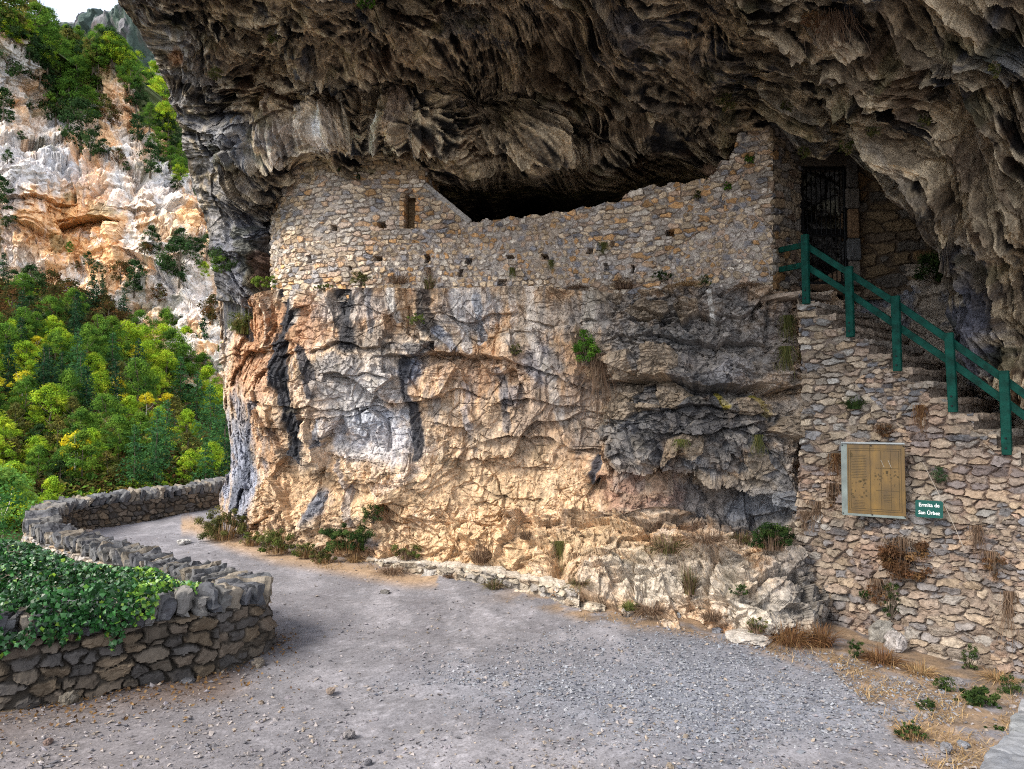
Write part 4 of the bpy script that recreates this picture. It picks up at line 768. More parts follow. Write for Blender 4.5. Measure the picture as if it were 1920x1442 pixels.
# ================================================================ PANEL AND SIGN
TXT = []
def wall_plane(px, py, off=.1):
    """point on the retaining wall surface"""
    p = surf_at(px, py, 6); return p
pc = {k: None for k in 'abcd'}
def panel():
    lx, rx = 1578, 1698
    base = [surf_at(x, y, 12)[1] for x in (1590, 1640, 1690) for y in (840, 900, 955)]
    YL = min(surf_at(x, y, 7)[1] for x in (1582, 1600, 1620) for y in (840, 880, 920, 960)) - .05
    YR = min(surf_at(x, y, 7)[1] for x in (1660, 1680, 1696) for y in (840, 880, 920, 960)) - .05
    a, b, c_, d_ = U(lx, 829, YL), U(rx, 832, YR), U(rx, 973, YR - .04), U(lx, 966, YL - .04)
    e1 = (b - a + c_ - d_) / 2; W_ = np.linalg.norm(e1); e1 /= W_; e2 = (a - d_ + b - c_) / 2; e2 -= e1 * (e1 @ e2); H_ = np.linalg.norm(e2); e2 /= H_; n = np.cross(e1, e2)
    if n[1] > 0: n = -n
    ctr = (a + b + c_ + d_) / 4; M = np.stack([e1, n, e2], 1)
    pn = empty('information_panel', 'yellowed wooden information board under scratched clear cover fixed to the stair wall', 'information board', ctr)
    def bx(name, mat, items):
        m = MB(); 
        for (x, z, y, w_, h_, t_) in items: m.box(ctr + e1 * x + e2 * z + n * y, w_, t_, h_, M, bev=.06)
        return child(m.build(name, mat), pn)
    wood = bpy.data.materials.new('board_wood'); wood.use_nodes = True; N = wood.node_tree.nodes; bs = N['Principled BSDF']; bs.inputs['Roughness'].default_value = .35
    t = N.new('ShaderNodeTexCoord'); mp = N.new('ShaderNodeMapping'); mp.inputs['Scale'].default_value = (3.5, 3.5, .9); nz = N.new('ShaderNodeTexNoise'); nz.inputs['Scale'].default_value = 3; nz.inputs['Detail'].default_value = 8
    rp = N.new('ShaderNodeValToRGB'); rp.color_ramp.elements[0].position = .3; rp.color_ramp.elements[0].color = (.10, .055, .010, 1); rp.color_ramp.elements[1].position = .7; rp.color_ramp.elements[1].color = (.21, .115, .016, 1)
    nz2 = N.new('ShaderNodeTexNoise'); nz2.inputs['Scale'].default_value = 4.5; nz2.inputs['Detail'].default_value = 7; mm = N.new('ShaderNodeMix'); mm.data_type = 'RGBA'; mm.blend_type = 'MULTIPLY'; mm.inputs[0].default_value = .7
    lnk(wood, t.outputs['Object'], mp.inputs[0]); lnk(wood, mp.outputs[0], nz.inputs['Vector']); lnk(wood, nz.outputs['Fac'], rp.inputs[0]); lnk(wood, t.outputs['Object'], nz2.inputs['Vector']); lnk(wood, rp.outputs[0], mm.inputs[6])
    cr2 = N.new('ShaderNodeValToRGB'); cr2.color_ramp.elements[0].position = .35; cr2.color_ramp.elements[0].color = (.62, .64, .6, 1); cr2.color_ramp.elements[1].position = .6
    lnk(wood, nz2.outputs['Fac'], cr2.inputs[0]); lnk(wood, cr2.outputs[0], mm.inputs[7]); lnk(wood, mm.outputs[2], bs.inputs['Base Color'])
    bx('board', wood, [(0, 0, 0, W_ * .99, H_ * .985, .035)])
    steel = mat_plain('dull_metal', (.32, .34, .34), rough=.45, metal=.3, var=.25, vscale=6)
    bx('metal_cap', steel, [(0, H_ / 2 - .004, .012, W_, .022, .06)])
    greyed = mat_plain('greyed_edge', (.17, .20, .185), rough=.4, var=.35, vscale=7)
    bx('weathered_strip', greyed, [(-W_ / 2 + .035, 0, .0195, .07, H_ * .97, .004), (0, -H_ / 2 + .018, .0196, W_ * .98, .03, .003)])
    ink = mat_plain('engraving', (.075, .05, .018), rough=.8)
    L_ = []; y = .0205
    for k_, (q1, q2) in enumerate(((.0, 0), (.025, 0))): 
        ww, hh = W_ * .82 - q1 * 2, H_ * .84 - q1 * 2
        for sx in (-1, 1): L_.append((sx * ww / 2 + .02, 0, y, .004, hh, .003)); L_.append((.02, sx * hh / 2, y, ww, .004, .003))
    L_.append((-.03, 0, y + .001, .005, H_ * .95, .004))
    for z in (.16, -.14): L_.append((.2 * W_ + .02, H_ * z, y, W_ * .36, .004, .003))
    for x_ in (.13, .28): L_.append((W_ * x_ + .0, 0, y, .003, H_ * .78, .003))
    for k_ in range(15): L_.append((-.22 * W_, H_ * (.33 - .022 * k_), y, W_ * (.22 + .04 * random.random()), .004, .002))
    for k_ in range(6): L_.append((-.22 * W_, -H_ * (.29 + .02 * k_), y, W_ * .2 * random.uniform(.6, 1), .003, .002))
    for k_ in range(5): L_.append((.22 * W_, -H_ * (.2 + .022 * k_), y, W_ * .2 * random.uniform(.5, 1), .003, .002))
    L_.append((-.34 * W_, .33 * H_, y, .03, .06, .003))
    for k_ in range(26):
        L_.append((random.uniform(-.34, -.1) * W_, random.uniform(-.25, 0) * H_, y, random.uniform(.004, .03), random.uniform(.004, .03), .002))
        L_.append((random.uniform(.02, .4) * W_, random.uniform(-.1, .12) * H_, y, random.uniform(.004, .03), random.uniform(.004, .03), .002))
    bx('engraved_lines', ink, L_)
    scm = mat_plain('scratch_white', (.5, .48, .42), rough=.7); m = MB()
    for (x, z, x2, z2) in ((.13, .27, .18, .17), (.24, .27, .29, .17)):
        a_ = ctr + e1 * x * W_ + e2 * z * H_ + n * .023; b_ = ctr + e1 * x2 * W_ + e2 * z2 * H_ + n * .023; m = MB(); m.tube([a_, b_], .002, 4); child(m.build('scratch', scm), pn)
    for sx in (-.48, -.02, .48):
        for sz in (-.47, .46): p = ctr + e1 * sx * W_ + e2 * sz * H_; m = MB(); m.tube([p + n * .02, p + n * .03], .009, 8); child(m.build('screw', IRON), pn)
    return e1, e2, n
e1, e2, nW = panel()
def sign():
    Yl = min(surf_at(x, y, 6)[1] for x in (1718, 1740, 1765) for y in (940, 955, 970)) - .05
    a, b = U(1716, 937, Yl + .02), U(1768, 940, Yl - .10); W_ = np.linalg.norm(b - a); H_ = 31.5 * Yl / F
    x1 = (b - a) / W_; x1 = np.array([x1[0], x1[1], -.02]); x1 /= np.linalg.norm(x1); z1_ = np.array([0, 0, 1.]); z1_ -= x1 * (x1 @ z1_); z1_ /= np.linalg.norm(z1_); n = np.cross(x1, z1_)
    if n[1] > 0: n = -n
    ctr = (a + b) / 2 - z1_ * H_ / 2; M = np.stack([x1, n, z1_], 1)
    sg = empty('sign', 'small dark green name sign with white lettering beside the wooden board', 'sign', ctr)
    # rounded plate
    def plate(w_, h_, r, y0, y1, nm, mat):
        pts = []
        for cx, cy, a0 in ((w_ / 2 - r, h_ / 2 - r, 0), (-w_ / 2 + r, h_ / 2 - r, 90), (-w_ / 2 + r, -h_ / 2 + r, 180), (w_ / 2 - r, -h_ / 2 + r, 270)):
            for k in range(7): an = R(a0 + 15 * k); pts.append((cx + r * math.cos(an), cy + r * math.sin(an)))
        n_ = len(pts); V = [ctr + x1 * p[0] + z1_ * p[1] + n * y0 for p in pts] + [ctr + x1 * p[0] + z1_ * p[1] + n * y1 for p in pts]
        Fc = [list(range(n_))[::-1], list(range(n_, 2 * n_))] + [[k, (k + 1) % n_, n_ + (k + 1) % n_, n_ + k] for k in range(n_)]
        return child(mk(nm, V, Fc, mat), sg)
    plate(W_, H_, .022, 0, .008, 'plate', mat_plain('sign_green', (.004, .075, .06), rough=.4, var=.1))
    WH = mat_plain('sign_white', (.82, .84, .82), rough=.5, var=.05)
    for txt, zo, wd in (("Ermita de", .225, .74), ("San \u00darbez", -.225, .78)):
        cu = bpy.data.curves.new('letters', 'FONT'); cu.body = txt; cu.align_x = 'CENTER'; cu.align_y = 'CENTER'; cu.size = .1; cu.offset = .0018; cu.extrude = .0015; cu.resolution_u = 3
        ob = bpy.data.objects.new('tmp', cu); COL.objects.link(ob); dg = bpy.context.evaluated_depsgraph_get(); me = bpy.data.meshes.new_from_object(ob.evaluated_get(dg)); bpy.data.objects.remove(ob)
        V = np.array([v.co[:] for v in me.vertices]); cx = (V[:, 0].min() + V[:, 0].max()) / 2; sc = wd * W_ / (V[:, 0].max() - V[:, 0].min()); cap = .072
        W3 = ctr + np.outer((V[:, 0] - cx) * sc, x1) + np.outer((V[:, 1] - 0.0) * sc * 1.12 + zo * H_, z1_) + np.outer(V[:, 2] + .0105, n)
        o = mk('lettering', W3, [list(p.vertices) for p in me.polygons], WH); o['label'] = 'white words on the upper line' if zo > 0 else 'white words on the lower line'; child(o, sg)
    m = MB()
    m.tube([ctr + n * -.0, ctr - n * .12], .012, 6); child(m.build('fixing', IRON), sg)
sign()
cb = MB(); pts = [surf_at(x, y, 4) + np.array([-.02, -.05, 0]) for x, y in ((1728, 868), (1745, 905), (1763, 932), (1775, 962), (1792, 1000), (1806, 1030))]
Yc = np.linspace(min(p[1] for p in pts[:2]), min(p[1] for p in pts[-2:]), 6) - .02; pts = [U(x, y, Yc[k]) for k, (x, y) in enumerate(((1728, 866), (1745, 900), (1761, 931), (1776, 962), (1792, 997), (1806, 1030)))]
cb.tube([p + np.array([-.01, -.04, 0]) for p in pts], .0042, 5); tag(cb.build('cable', mat_plain('cable_grey', (.34, .29, .24), rough=.8)), 'thin pale cable slanting down the wall behind the small green sign', 'cable')

# ================================================================ PARAPET
par = empty('parapet_wall', 'curving dry stone parapet with upright coping stones along the path edge', 'parapet', (-4, 9, 0))
def zgv(X, Y): return zg0(X, Y)
wcs = catmull(wallc, 60); wl = poly_len(wcs); LW = wl[-1]
HT = ip([(0, .66), (5.3, .62), (6.5, .50), (9, .50), (14, .52), (18, .44), (21, .42), (40, .40)])
def wpt(s): return np.stack([np.interp(s, wl, wcs[:, 0]), np.interp(s, wl, wcs[:, 1])], -1)
def wtan(s):
    d = wpt(s + .15) - wpt(s - .15); return d / (np.linalg.norm(d, axis=-1, keepdims=True) + 1e-9)
def parapet():
    s = np.arange(0, LW, .0125); c0 = wpt(s); tg = wtan(s); nr = np.stack([tg[:, 1], -tg[:, 0]], 1)    # right of travel = path side
    hw = .21; zb = zgv(c0[:, 0], c0[:, 1]); Hh = HT(s)
    prof = []; nf = 50
    tin = np.linspace(0, 1, nf); rows = []; cols = []
    zin = (zb - .12)[None] + (Hh + .12)[None] * tin[:, None]; S = np.broadcast_to(s, zin.shape)
    kw = dict(joint=.13, proud=.035, tiltA=.05, jit=.7)
    hA, cA, _ = masonry(S, zin, .20, .115, 901, pal=[(.20, .165, .13), (.25, .20, .155), (.17, .155, .145), (.28, .215, .15), (.15, .135, .125)], mortar=(.09, .075, .06), **kw)
    hB, cB, _ = masonry(S, zin + 3, .205, .108, 905, pal=[(.20, .165, .13), (.25, .20, .155), (.17, .155, .145), (.28, .215, .15), (.15, .135, .125)], mortar=(.09, .075, .06), joint=.14, proud=.06, tiltA=.06, jit=.7)
    cA = cA * .5; cB = cB * .45; near = (1 - sstep(4.2, 6.2, S)); hA = np.where(near > .5, hB, hA); cA = np.where((near > .5)[..., None], cB, cA)  # path side stones darkened: the shade on that face put into their colour
    hO, cO, _ = masonry(S + 31, zin, .15, .09, 911, pal=[(.42, .35, .29), (.36, .33, .31), (.48, .41, .34), (.28, .27, .27), (.45, .33, .22)], mortar=(.26, .22, .18), **kw)
    bt = .10 * (1 - tin[:, None])
    Pin = np.stack([c0[:, 0] + nr[:, 0] * (hw + bt + hA), c0[:, 1] + nr[:, 1] * (hw + bt + hA), zin], -1)
    Pout = np.stack([c0[:, 0] - nr[:, 0] * (hw + bt + hO), c0[:, 1] - nr[:, 1] * (hw + bt + hO), zin], -1)[::-1]
    low = Pout[-1:].copy(); low[..., 2] -= 1.6; low[..., :2] -= nr * .25
    # outer face runs on down below path level
    Z2 = np.linspace(0, 1, 60)[:, None] * -1.4 + (zb - .12)[None]; h3, c3_, _ = masonry(np.broadcast_to(s, Z2.shape) + 31, Z2, .2, .12, 913, pal=[(.42, .35, .29), (.36, .33, .31), (.48, .41, .34), (.28, .27, .27)], mortar=(.26, .22, .18), **kw)
    Pl = np.stack([c0[:, 0] - nr[:, 0] * (hw + .1 + h3), c0[:, 1] - nr[:, 1] * (hw + .1 + h3), Z2], -1)
    P = np.concatenate([Pin, Pout, Pl[1:]]); C = np.concatenate([cA, cO[::-1], c3_[1:]])
    register(Pin, 2); register(Pout, 2)
    child(mk('wall_body', P, gridfaces(*P.shape[:2]), mat_attr('parapet_mat', bump=.7, bscale=16, var=.3, vscale=9, dist=.03), None, C.reshape(-1, 3)), par)
    V = []; Fs = []; Cs = []; n = 0; s_ = .05; k = 0; lean = .2
    while s_ < LW - .2:
        nearf = 1 - sstep(5.5, 8.5, s_); th = random.uniform(.055, .12) * (1 + .5 * nearf); hh = random.uniform(.19, .28) * (1 + .05 * nearf); ww = random.uniform(.42, .56)
        p = wpt(np.array(s_)); t = wtan(np.array(s_)); nn_ = np.array([t[1], -t[0]]); zt_ = zg(*p) + float(HT(s_))
        lean = .15 + .45 * float(sstep(6.5, 9, s_)) * (1 - float(sstep(15, 18, s_))) + random.uniform(-.16, .16); yaw = random.uniform(-.14, .14); roll = random.uniform(-.1, .1)
        T = np.array([t[0], t[1], 0]); Nn = np.array([nn_[0], nn_[1], 0]); Zv = np.array([0, 0, 1.])
        T2 = T * math.cos(lean) - Zv * math.sin(lean); Z2v = T * math.sin(lean) + Zv * math.cos(lean)
        N2 = Nn * math.cos(roll) + Z2v * math.sin(roll); Z3 = -Nn * math.sin(roll) + Z2v * math.cos(roll)
        T3 = T2 * math.cos(yaw) + N2 * math.sin(yaw); N3 = -T2 * math.sin(yaw) + N2 * math.cos(yaw); M = np.stack([T3, N3, Z3], 1)
        base = [(.125, .125, .13), (.09, .09, .098), (.17, .16, .15), (.21, .18, .145), (.075, .077, .085), (.135, .13, .125)][k * 7 % 6 if random.random() < .7 else random.randrange(6)]
        W, Fc, Cc = rough_block((p[0], p[1], zt_ + hh * .42), (th, ww, hh), M, k * 1.37, base, (3, 12, 7), .026, .35)
        # ragged top
        V.append(W); Fs.append(Fc + n); Cs.append(Cc); n += len(W); s_ += th * .93 + .006; k += 1
    child(mk('coping_stones', np.concatenate(V), np.concatenate(Fs), mat_attr('slate_mat', bump=.7, bscale=14, var=.35, vscale=9, dist=.03, rough=.8), None, np.concatenate(Cs)), par)
    REG.append(np.stack(proj(np.concatenate(V)), 1).astype(np.float32)); REGN.append(np.concatenate(V).astype(np.float32))
parapet()
# low kerb wall at the cliff foot
def kerb():
    kp = [(690, 1056), (740, 1066), (820, 1078), (900, 1094), (980, 1112), (1040, 1126), (1088, 1143)]
    pl_ = []
    for x, y in kp:
        a_, b_ = ground_ray(np.array(float(x)), np.array(float(y)), zg0); pl_.append((float(a_), float(b_)))
    c = catmull(pl_, 30); L = poly_len(c); s = np.arange(0, L[-1], .012); q = np.stack([np.interp(s, L, c[:, 0]), np.interp(s, L, c[:, 1])], 1)
    zb = zg0(q[:, 0], q[:, 1]); H = np.interp(s / L[-1], [0, .3, .8, 1], [.07, .16, .23, .26]) + .05 * perlin(np.stack([s, 0 * s, 0 * s], -1), 1.7, 945) + .02 * perlin(np.stack([s, 0 * s, 0 * s], -1), 7, 946); T = np.linspace(1, 0, 30)
    Z = (zb - .06)[None] + (H + .06)[None] * T[:, None]; h, cc, _ = masonry(np.broadcast_to(s, Z.shape), Z, .2, .085, 931, pal=[(.42, .36, .28), (.36, .31, .25), (.39, .36, .33), (.33, .26, .19), (.26, .235, .21)], mortar=(.36, .31, .25), proud=.04, tiltA=.09, jit=.95)
    P = np.stack([q[:, 0] - h * .3, q[:, 1] - h, Z], -1)
    P3 = [P + 0]; tops = []
    for k, (dy) in enumerate((.42, .3, .18, .08)):
        g = P[:1].copy(); g[..., 1] += dy; g[..., 2] += .015 + .02 * fbm(g.astype(np.float32), 5, 2, 940); tops.append(g)
    P3 = np.concatenate(tops + [P]); c3 = np.concatenate([cc[:1] * .3 + np.array([.40, .36, .31])] * 4 + [cc])
    e = P3[:1].copy(); e[..., 2] -= .4; P3 = np.concatenate([e, P3]); c3 = np.concatenate([c3[:1], c3])
    P3, c3 = wrapgrid(P3, c3, right=[(.0, .3, 0)], left=[(0, .3, 0)])
    tag(mk('kerb_wall', P3, gridfaces(*P3.shape[:2], True), MASON, None, c3.reshape(-1, 3)), 'low pale stone kerb wall along the cliff foot beside the gravel', 'low wall')
kerb()
# near corner: end of another coped wall, bottom right
def corner_wall():
    cw_ = empty('corner_wall', 'flat grey slab topped wall end in the bottom right corner', 'wall', (3.2, 4, 0))
    ztp = .92
    def gp(px, py, z): a_, b_ = ground_ray(np.array(float(px)), np.array(float(py)), lambda x, y: z); return np.array([float(a_), float(b_)])
    ring = [(1832, 1460), (1800, 1520), (1862, 1398), (1892, 1365), (1903, 1337), (1922, 1307)]
    a = gp(1826, 1450, ztp); b = gp(1925, 1318, ztp)
    edges = [gp(*p, ztp) for p in ((1790, 1560), (1826, 1450), (1858, 1400), (1890, 1363), (1905, 1335), (1935, 1300))]
    cols = [(.21, .22, .24), (.17, .175, .19), (.23, .235, .25), (.19, .195, .2), (.22, .22, .23)]
    for k in range(5):
        p, q = edges[k], edges[k + 1]; m = (p + q) / 2; d = q - p; L = np.linalg.norm(d); d /= L; n = np.array([d[1], -d[0]]); wd = 1.0
        M = np.array([[d[0], n[0], 0], [d[1], n[1], 0], [0, 0, 1.]]); c = np.array([*(m + n * wd / 2), ztp - .04 + .012 * (k % 2)])
        W, Fc, Cc = rough_block(c, (L + .03, wd, .075), M, 200 + k, cols[k], (30, 50, 6), .014, .1); child(mk('coping_slab', W, Fc, mat_attr('slate_mat'), None, Cc), cw_)
    P = np.array(edges); L = poly_len(P); s = np.arange(0, L[-1], .012); q = np.stack([np.interp(s, L, P[:, 0]), np.interp(s, L, P[:, 1])], 1) + np.array([.06, 0])
    Z = np.linspace(ztp - .07, -.3, 90)[:, None] + 0 * s[None]; h, cc, _ = masonry(np.broadcast_to(s, Z.shape), Z, .24, .12, 951); PP = np.stack([q[:, 0] - h, q[:, 1] + 0 * h, Z], -1)
    PP, cc = wrapgrid(PP, cc, right=[(.8, .3, 0)]); child(mk('wall_body', PP, gridfaces(*PP.shape[:2], True), MASON, None, cc.reshape(-1, 3)), cw_)
corner_wall()
print('masonry done')

# ================================================================ FAR CLIFF, HILLSIDE, MOUNTAIN
def build_far():
    nx, ny = int(560 * QF), int(640 * QF)
    yt = ip([(-60, 20), (0, 45), (40, 75), (80, 150), (130, 200), (175, 150), (205, 118), (240, 150), (262, 205), (300, 250), (318, 300), (345, 318), (372, 380), (400, 410), (460, 430)])
    nx = int(nx * 1.25); u, t = np.meshgrid(np.linspace(-60, 590, nx), np.linspace(0, 1, ny)); v = yt(u) + (740 - yt(u)) * t
    C = [(-60, 60, 108), (0, 60, 110), (60, 120, 116), (130, 220, 122), (200, 130, 124), (260, 230, 122), (330, 320, 122), (400, 420, 120), (460, 440, 118), (590, 440, 120), (590, 740, 97), (-60, 500, 100), (0, 400, 102), (60, 330, 104), (130, 330, 108), (200, 340, 108), (270, 360, 110), (340, 430, 112), (400, 480, 112),
         (30, 520, 100), (130, 470, 105), (200, 500, 105), (300, 520, 107), (400, 560, 106), (460, 560, 106), (200, 640, 100), (330, 600, 103), (400, 640, 101), (0, 740, 92), (200, 740, 94), (460, 740, 94), (160, 425, 107.5)]
    D = tps(C, u, v); P = unproj(u, v, D); N = normals(smoothgrid(P, 8)); Q = (P / 9).astype(np.float32)
    W = warp(Q, .8, .35, 1000)
    h = 9 * (facets(W, (.8, .8, .55), .14, 1001, 1.4)[0] + facets(W, (2.6, 2.6, 1.9), .09, 1002, 1.4)[0] + facets(W, (7, 7, 5), .045, 1003, 1.4)[0] + facets(Q, (16, 16, 12), .02, 1005, 1.4)[0] + .10 * ridged(Q, (1.6, 1.6, .25), 3, 1004) + flakes(W, .9, .2, 1006, 3, (.6, .6, 1.8)) + .05 * ridged(Q, (6, 6, .8), 3, 1009))
    for pts, A, L in [([(-60, 185), (20, 195), (60, 200)], 1.5, 8), ([(20, 380), (90, 375), (140, 385)], 1.3, 9), ([(0, 268), (70, 272), (130, 272), (200, 262)], 1.6, 8), ([(112, 424), (130, 419), (160, 414), (200, 411), (215, 413)], 3.6, 13), ([(200, 210), (240, 225), (270, 235)], 1.3, 8),
                      ([(270, 372), (330, 405), (400, 430)], 1.6, 9), ([(0, 500), (60, 505), (120, 510)], 1.2, 10), ([(40, 430), (90, 450)], 2, 12), ([(230, 390), (300, 400)], 1, 8), ([(250, 480), (300, 520), (350, 560)], 2.0, 16)]:
        d, m = below(u + 5 * fbm(Q, 3, 3, 1010), v + 7 * fbm(Q, 2, 3, 1013), pts); h = h + m * A * np.where(d < 0, .5 * np.exp(d / L), -np.exp(-d / L))
    for pts, wd, A in [([(145, 275), (150, 330), (140, 380)], 5, 1.5), ([(262, 210), (275, 300), (262, 350)], 6, 2), ([(350, 330), (372, 400)], 5, 1.5), ([(60, 210), (70, 300)], 4, .9)]:
        d, _ = dist_poly(u + 5 * fbm(Q, 3, 3, 1020), v, pts); h = h - A * np.exp(-(d / wd) ** 2)
    nA = fbm(Q, .9, 5, 1031, .6); nS = fbm(Q, (3.5, 3.5, .45), 4, 1037, .6) + .08; nB = fbm(Q, 3, 4, 1041, .6)
    c = np.ones(P.shape, np.float32) * np.array([.62, .56, .50])
    def el(x, y, rx, ry): return 1 - sstep(.5, 1.35, np.hypot((u - x) / rx, (v - y) / ry) + .45 * nA + .25 * nB)
    c = mix(c, (.64, .38, .17), sstep(-.08, .35, nS) * .75)
    for x, y, rx, ry, cc, k in [(90, 430, 150, 70, (.58, .33, .14), .85), (180, 350, 40, 70, (.55, .33, .17), .8), (60, 160, 50, 40, (.56, .34, .17), .7), (230, 220, 40, 40, (.56, .36, .2), .6), (330, 440, 120, 30, (.55, .36, .19), .7), (210, 500, 80, 40, (.56, .34, .17), .8), (270, 330, 25, 60, (.56, .36, .19), .6),
                                (100, 320, 75, 45, (.40, .40, .42), .85), (250, 350, 60, 60, (.52, .51, .51), .5), (320, 340, 50, 40, (.50, .50, .52), .8), (20, 330, 30, 60, (.42, .41, .42), .7), (350, 560, 80, 70, (.62, .59, .57), .8), (30, 500, 50, 30, (.38, .35, .32), .6), (20, 120, 40, 60, (.52, .50, .48), .6), (90, 240, 80, 30, (.50, .46, .43), .6)]:
        c = mix(c, cc, el(x, y, rx, ry) * k)
    c = mix(c, (.30, .31, .34), sstep(.3, .65, -nS) * .55); c = mix(c, (.62, .60, .58), sstep(.3, .7, nB) * .4)
    c = mix(c, (.10, .10, .045), sstep(.30, .5, fbm(Q, 1.7, 4, 1051)) * .5)
    P2 = P + N * h[..., None]; register(P2)
    c = np.clip(c * 1.3, 0, .82); c[:2] = (.07, .085, .03)
    P3, c3 = wrapgrid(P2, c, top=[(0, 3, .2), (0, 14, 1)], left=[(0, 8, 0)], right=[(2, 8, 0)])
    structure(mk('far_cliff', P3, gridfaces(*P3.shape[:2], True), FARROCK, None, c3.reshape(-1, 3)), 'pale orange and white limestone cliff across the gorge')
    # wooded hillside and mountain behind
    for nm, xr, yt2, yb_, Dt, Db, base, cols, sd in [('hillside', (-60, 470), ip([(-60, 20), (60, 60), (130, 82), (200, 90), (250, 120), (300, 180), (340, 240), (470, 420)]), 520, 175, 128, (.055, .08, .022), [((.16, .09, .035), .0, .5), ((.09, .12, .03), .1, .5)], 1100),
                                                     ('mountain', (60, 520), ip([(60, 75), (150, 48), (175, 30), (195, 22), (222, 5), (250, -22), (300, -50), (520, -60)]), 420, 640, 520, (.06, .085, .075), [((.17, .16, .17), .0, .35), ((.13, .105, .10), .15, .55), ((.05, .075, .055), .2, .6)], 1200)]:
        nn = 260; u, t = np.meshgrid(np.linspace(*xr, nn), np.linspace(0, 1, nn)); v = yt2(u) + (yb_ - yt2(u)) * t; D = Dt + (Db - Dt) * t; P = unproj(u, v, D)
        sc = Dt / 12; Q = (P / sc).astype(np.float32); h = sc * (.5 * fbm(Q, .8, 5, sd) + .12 * facets(warp(Q, 1, .2, sd), 3, 1, sd + 3)[0]); N = normals(P)
        c = np.ones(P.shape, np.float32) * np.array(base)
        for k, (cc, lo, hi) in enumerate(cols): c = mix(c, cc, sstep(lo, hi, fbm(Q, (2.2, 2.2, 1.2), 5, sd + 20 + 6 * k, .62)) * .9)
        P2 = P + N * h[..., None]; register(P2); P3, c3 = wrapgrid(P2, c, top=[(0, Dt * .1, -.5), (0, Dt * .4, -20)])
        structure(mk(nm, P3, gridfaces(*P3.shape[:2], True), FARROCK, None, c3.reshape(-1, 3)))
build_far()
print('far done')

# ================================================================ VEGETATION
LEAF = mat_leaf(); BARK = mat_plain('bark', (.11, .085, .06), rough=.9, bump=.6, bscale=20, var=.4); PALEBARK = mat_plain('pale_bark', (.42, .38, .32), rough=.9, bump=.4, bscale=20, var=.3); DRYM = mat_leaf('dry_mat', .15)
IVYM = bpy.data.materials.new('ivy_mat'); IVYM.use_nodes = True; _n = IVYM.node_tree.nodes; _a = _n.new('ShaderNodeAttribute'); _a.attribute_name = 'Col'; lnk(IVYM, _a.outputs['Color'], _n['Principled BSDF'].inputs['Base Color']); _n['Principled BSDF'].inputs['Roughness'].default_value = .38; _n['Principled BSDF'].inputs['Specular IOR Level'].default_value = .35
def leafmesh(name, ctr, nrm, size, col, mat, parent=None, shape=None, aspect=.62, loc=None):
    """one small leaf per centre; ctr,nrm (n,3)"""
    n = len(ctr); nrm = nrm / (np.linalg.norm(nrm, axis=1, keepdims=True) + 1e-9); r = rng.normal(size=(n, 3)); a = np.cross(nrm, r); a /= np.linalg.norm(a, axis=1, keepdims=True) + 1e-9; b = np.cross(nrm, a)
    size = np.broadcast_to(size, n)[:, None]
    if shape is None: shape = [(-1, 0, 0), (0, -aspect, .12), (1, 0, 0), (0, aspect, .12)]
    V = np.stack([ctr + size * .5 * (a * p[0] + b * p[1] + nrm * p[2]) for p in shape], 1); k = len(shape)
    Fq = np.arange(n * k).reshape(n, k); C = np.repeat(np.asarray(col)[:, None] if np.ndim(col) > 1 else np.broadcast_to(col, (n, 1, 3)), k, 1)
    return mk(name, V.reshape(-1, 3), Fq, mat, parent, C.reshape(-1, 3))
def pal(cols, n, var=.3):
    cols = np.array(cols); i = rng.integers(0, len(cols), n); return np.clip(cols[i] * (1 + var * (rng.random((n, 1)) - .5) * 2), 0, 1)
def blobs(cs, rs, per, flat=.75):
    """points spread over many clump ellipsoids -> points, outward directions, clump index"""
    cs = np.asarray(cs); rs = np.asarray(rs); idx = np.repeat(np.arange(len(cs)), per); d = rng.normal(size=(len(idx), 3)); d /= np.linalg.norm(d, axis=1, keepdims=True)
    rad = rng.random(len(idx)) ** .45; p = cs[idx] + d * (rs[idx] * rad)[:, None] * np.array([1, 1, flat]); return p, d, idx
def crown_broad(H, W, nb=38, per=55, leaf=.24, cols=((.09, .22, .02),), seed=0, base=.25):
    cs = []; rs = []
    for k in range(nb):
        z = base + (1 - base) * rng.random() ** .8; prof = math.sin(min(1, (z - base) / (1 - base) * .9 + .12) * math.pi) ** .6; a = rng.random() * 6.283; r = W / 2 * prof * rng.random() ** .5
        cs.append((r * math.cos(a), r * math.sin(a), z * H)); rs.append(W * rng.uniform(.10, .19))
    p, d, i = blobs(cs, rs, per); d = d + np.array([0, 0, .6]); bc = pal(cols, nb, .35)
    return p, d + .5 * rng.normal(size=d.shape), bc[i] * (1 + .25 * (rng.random((len(p), 1)) - .5)), leaf
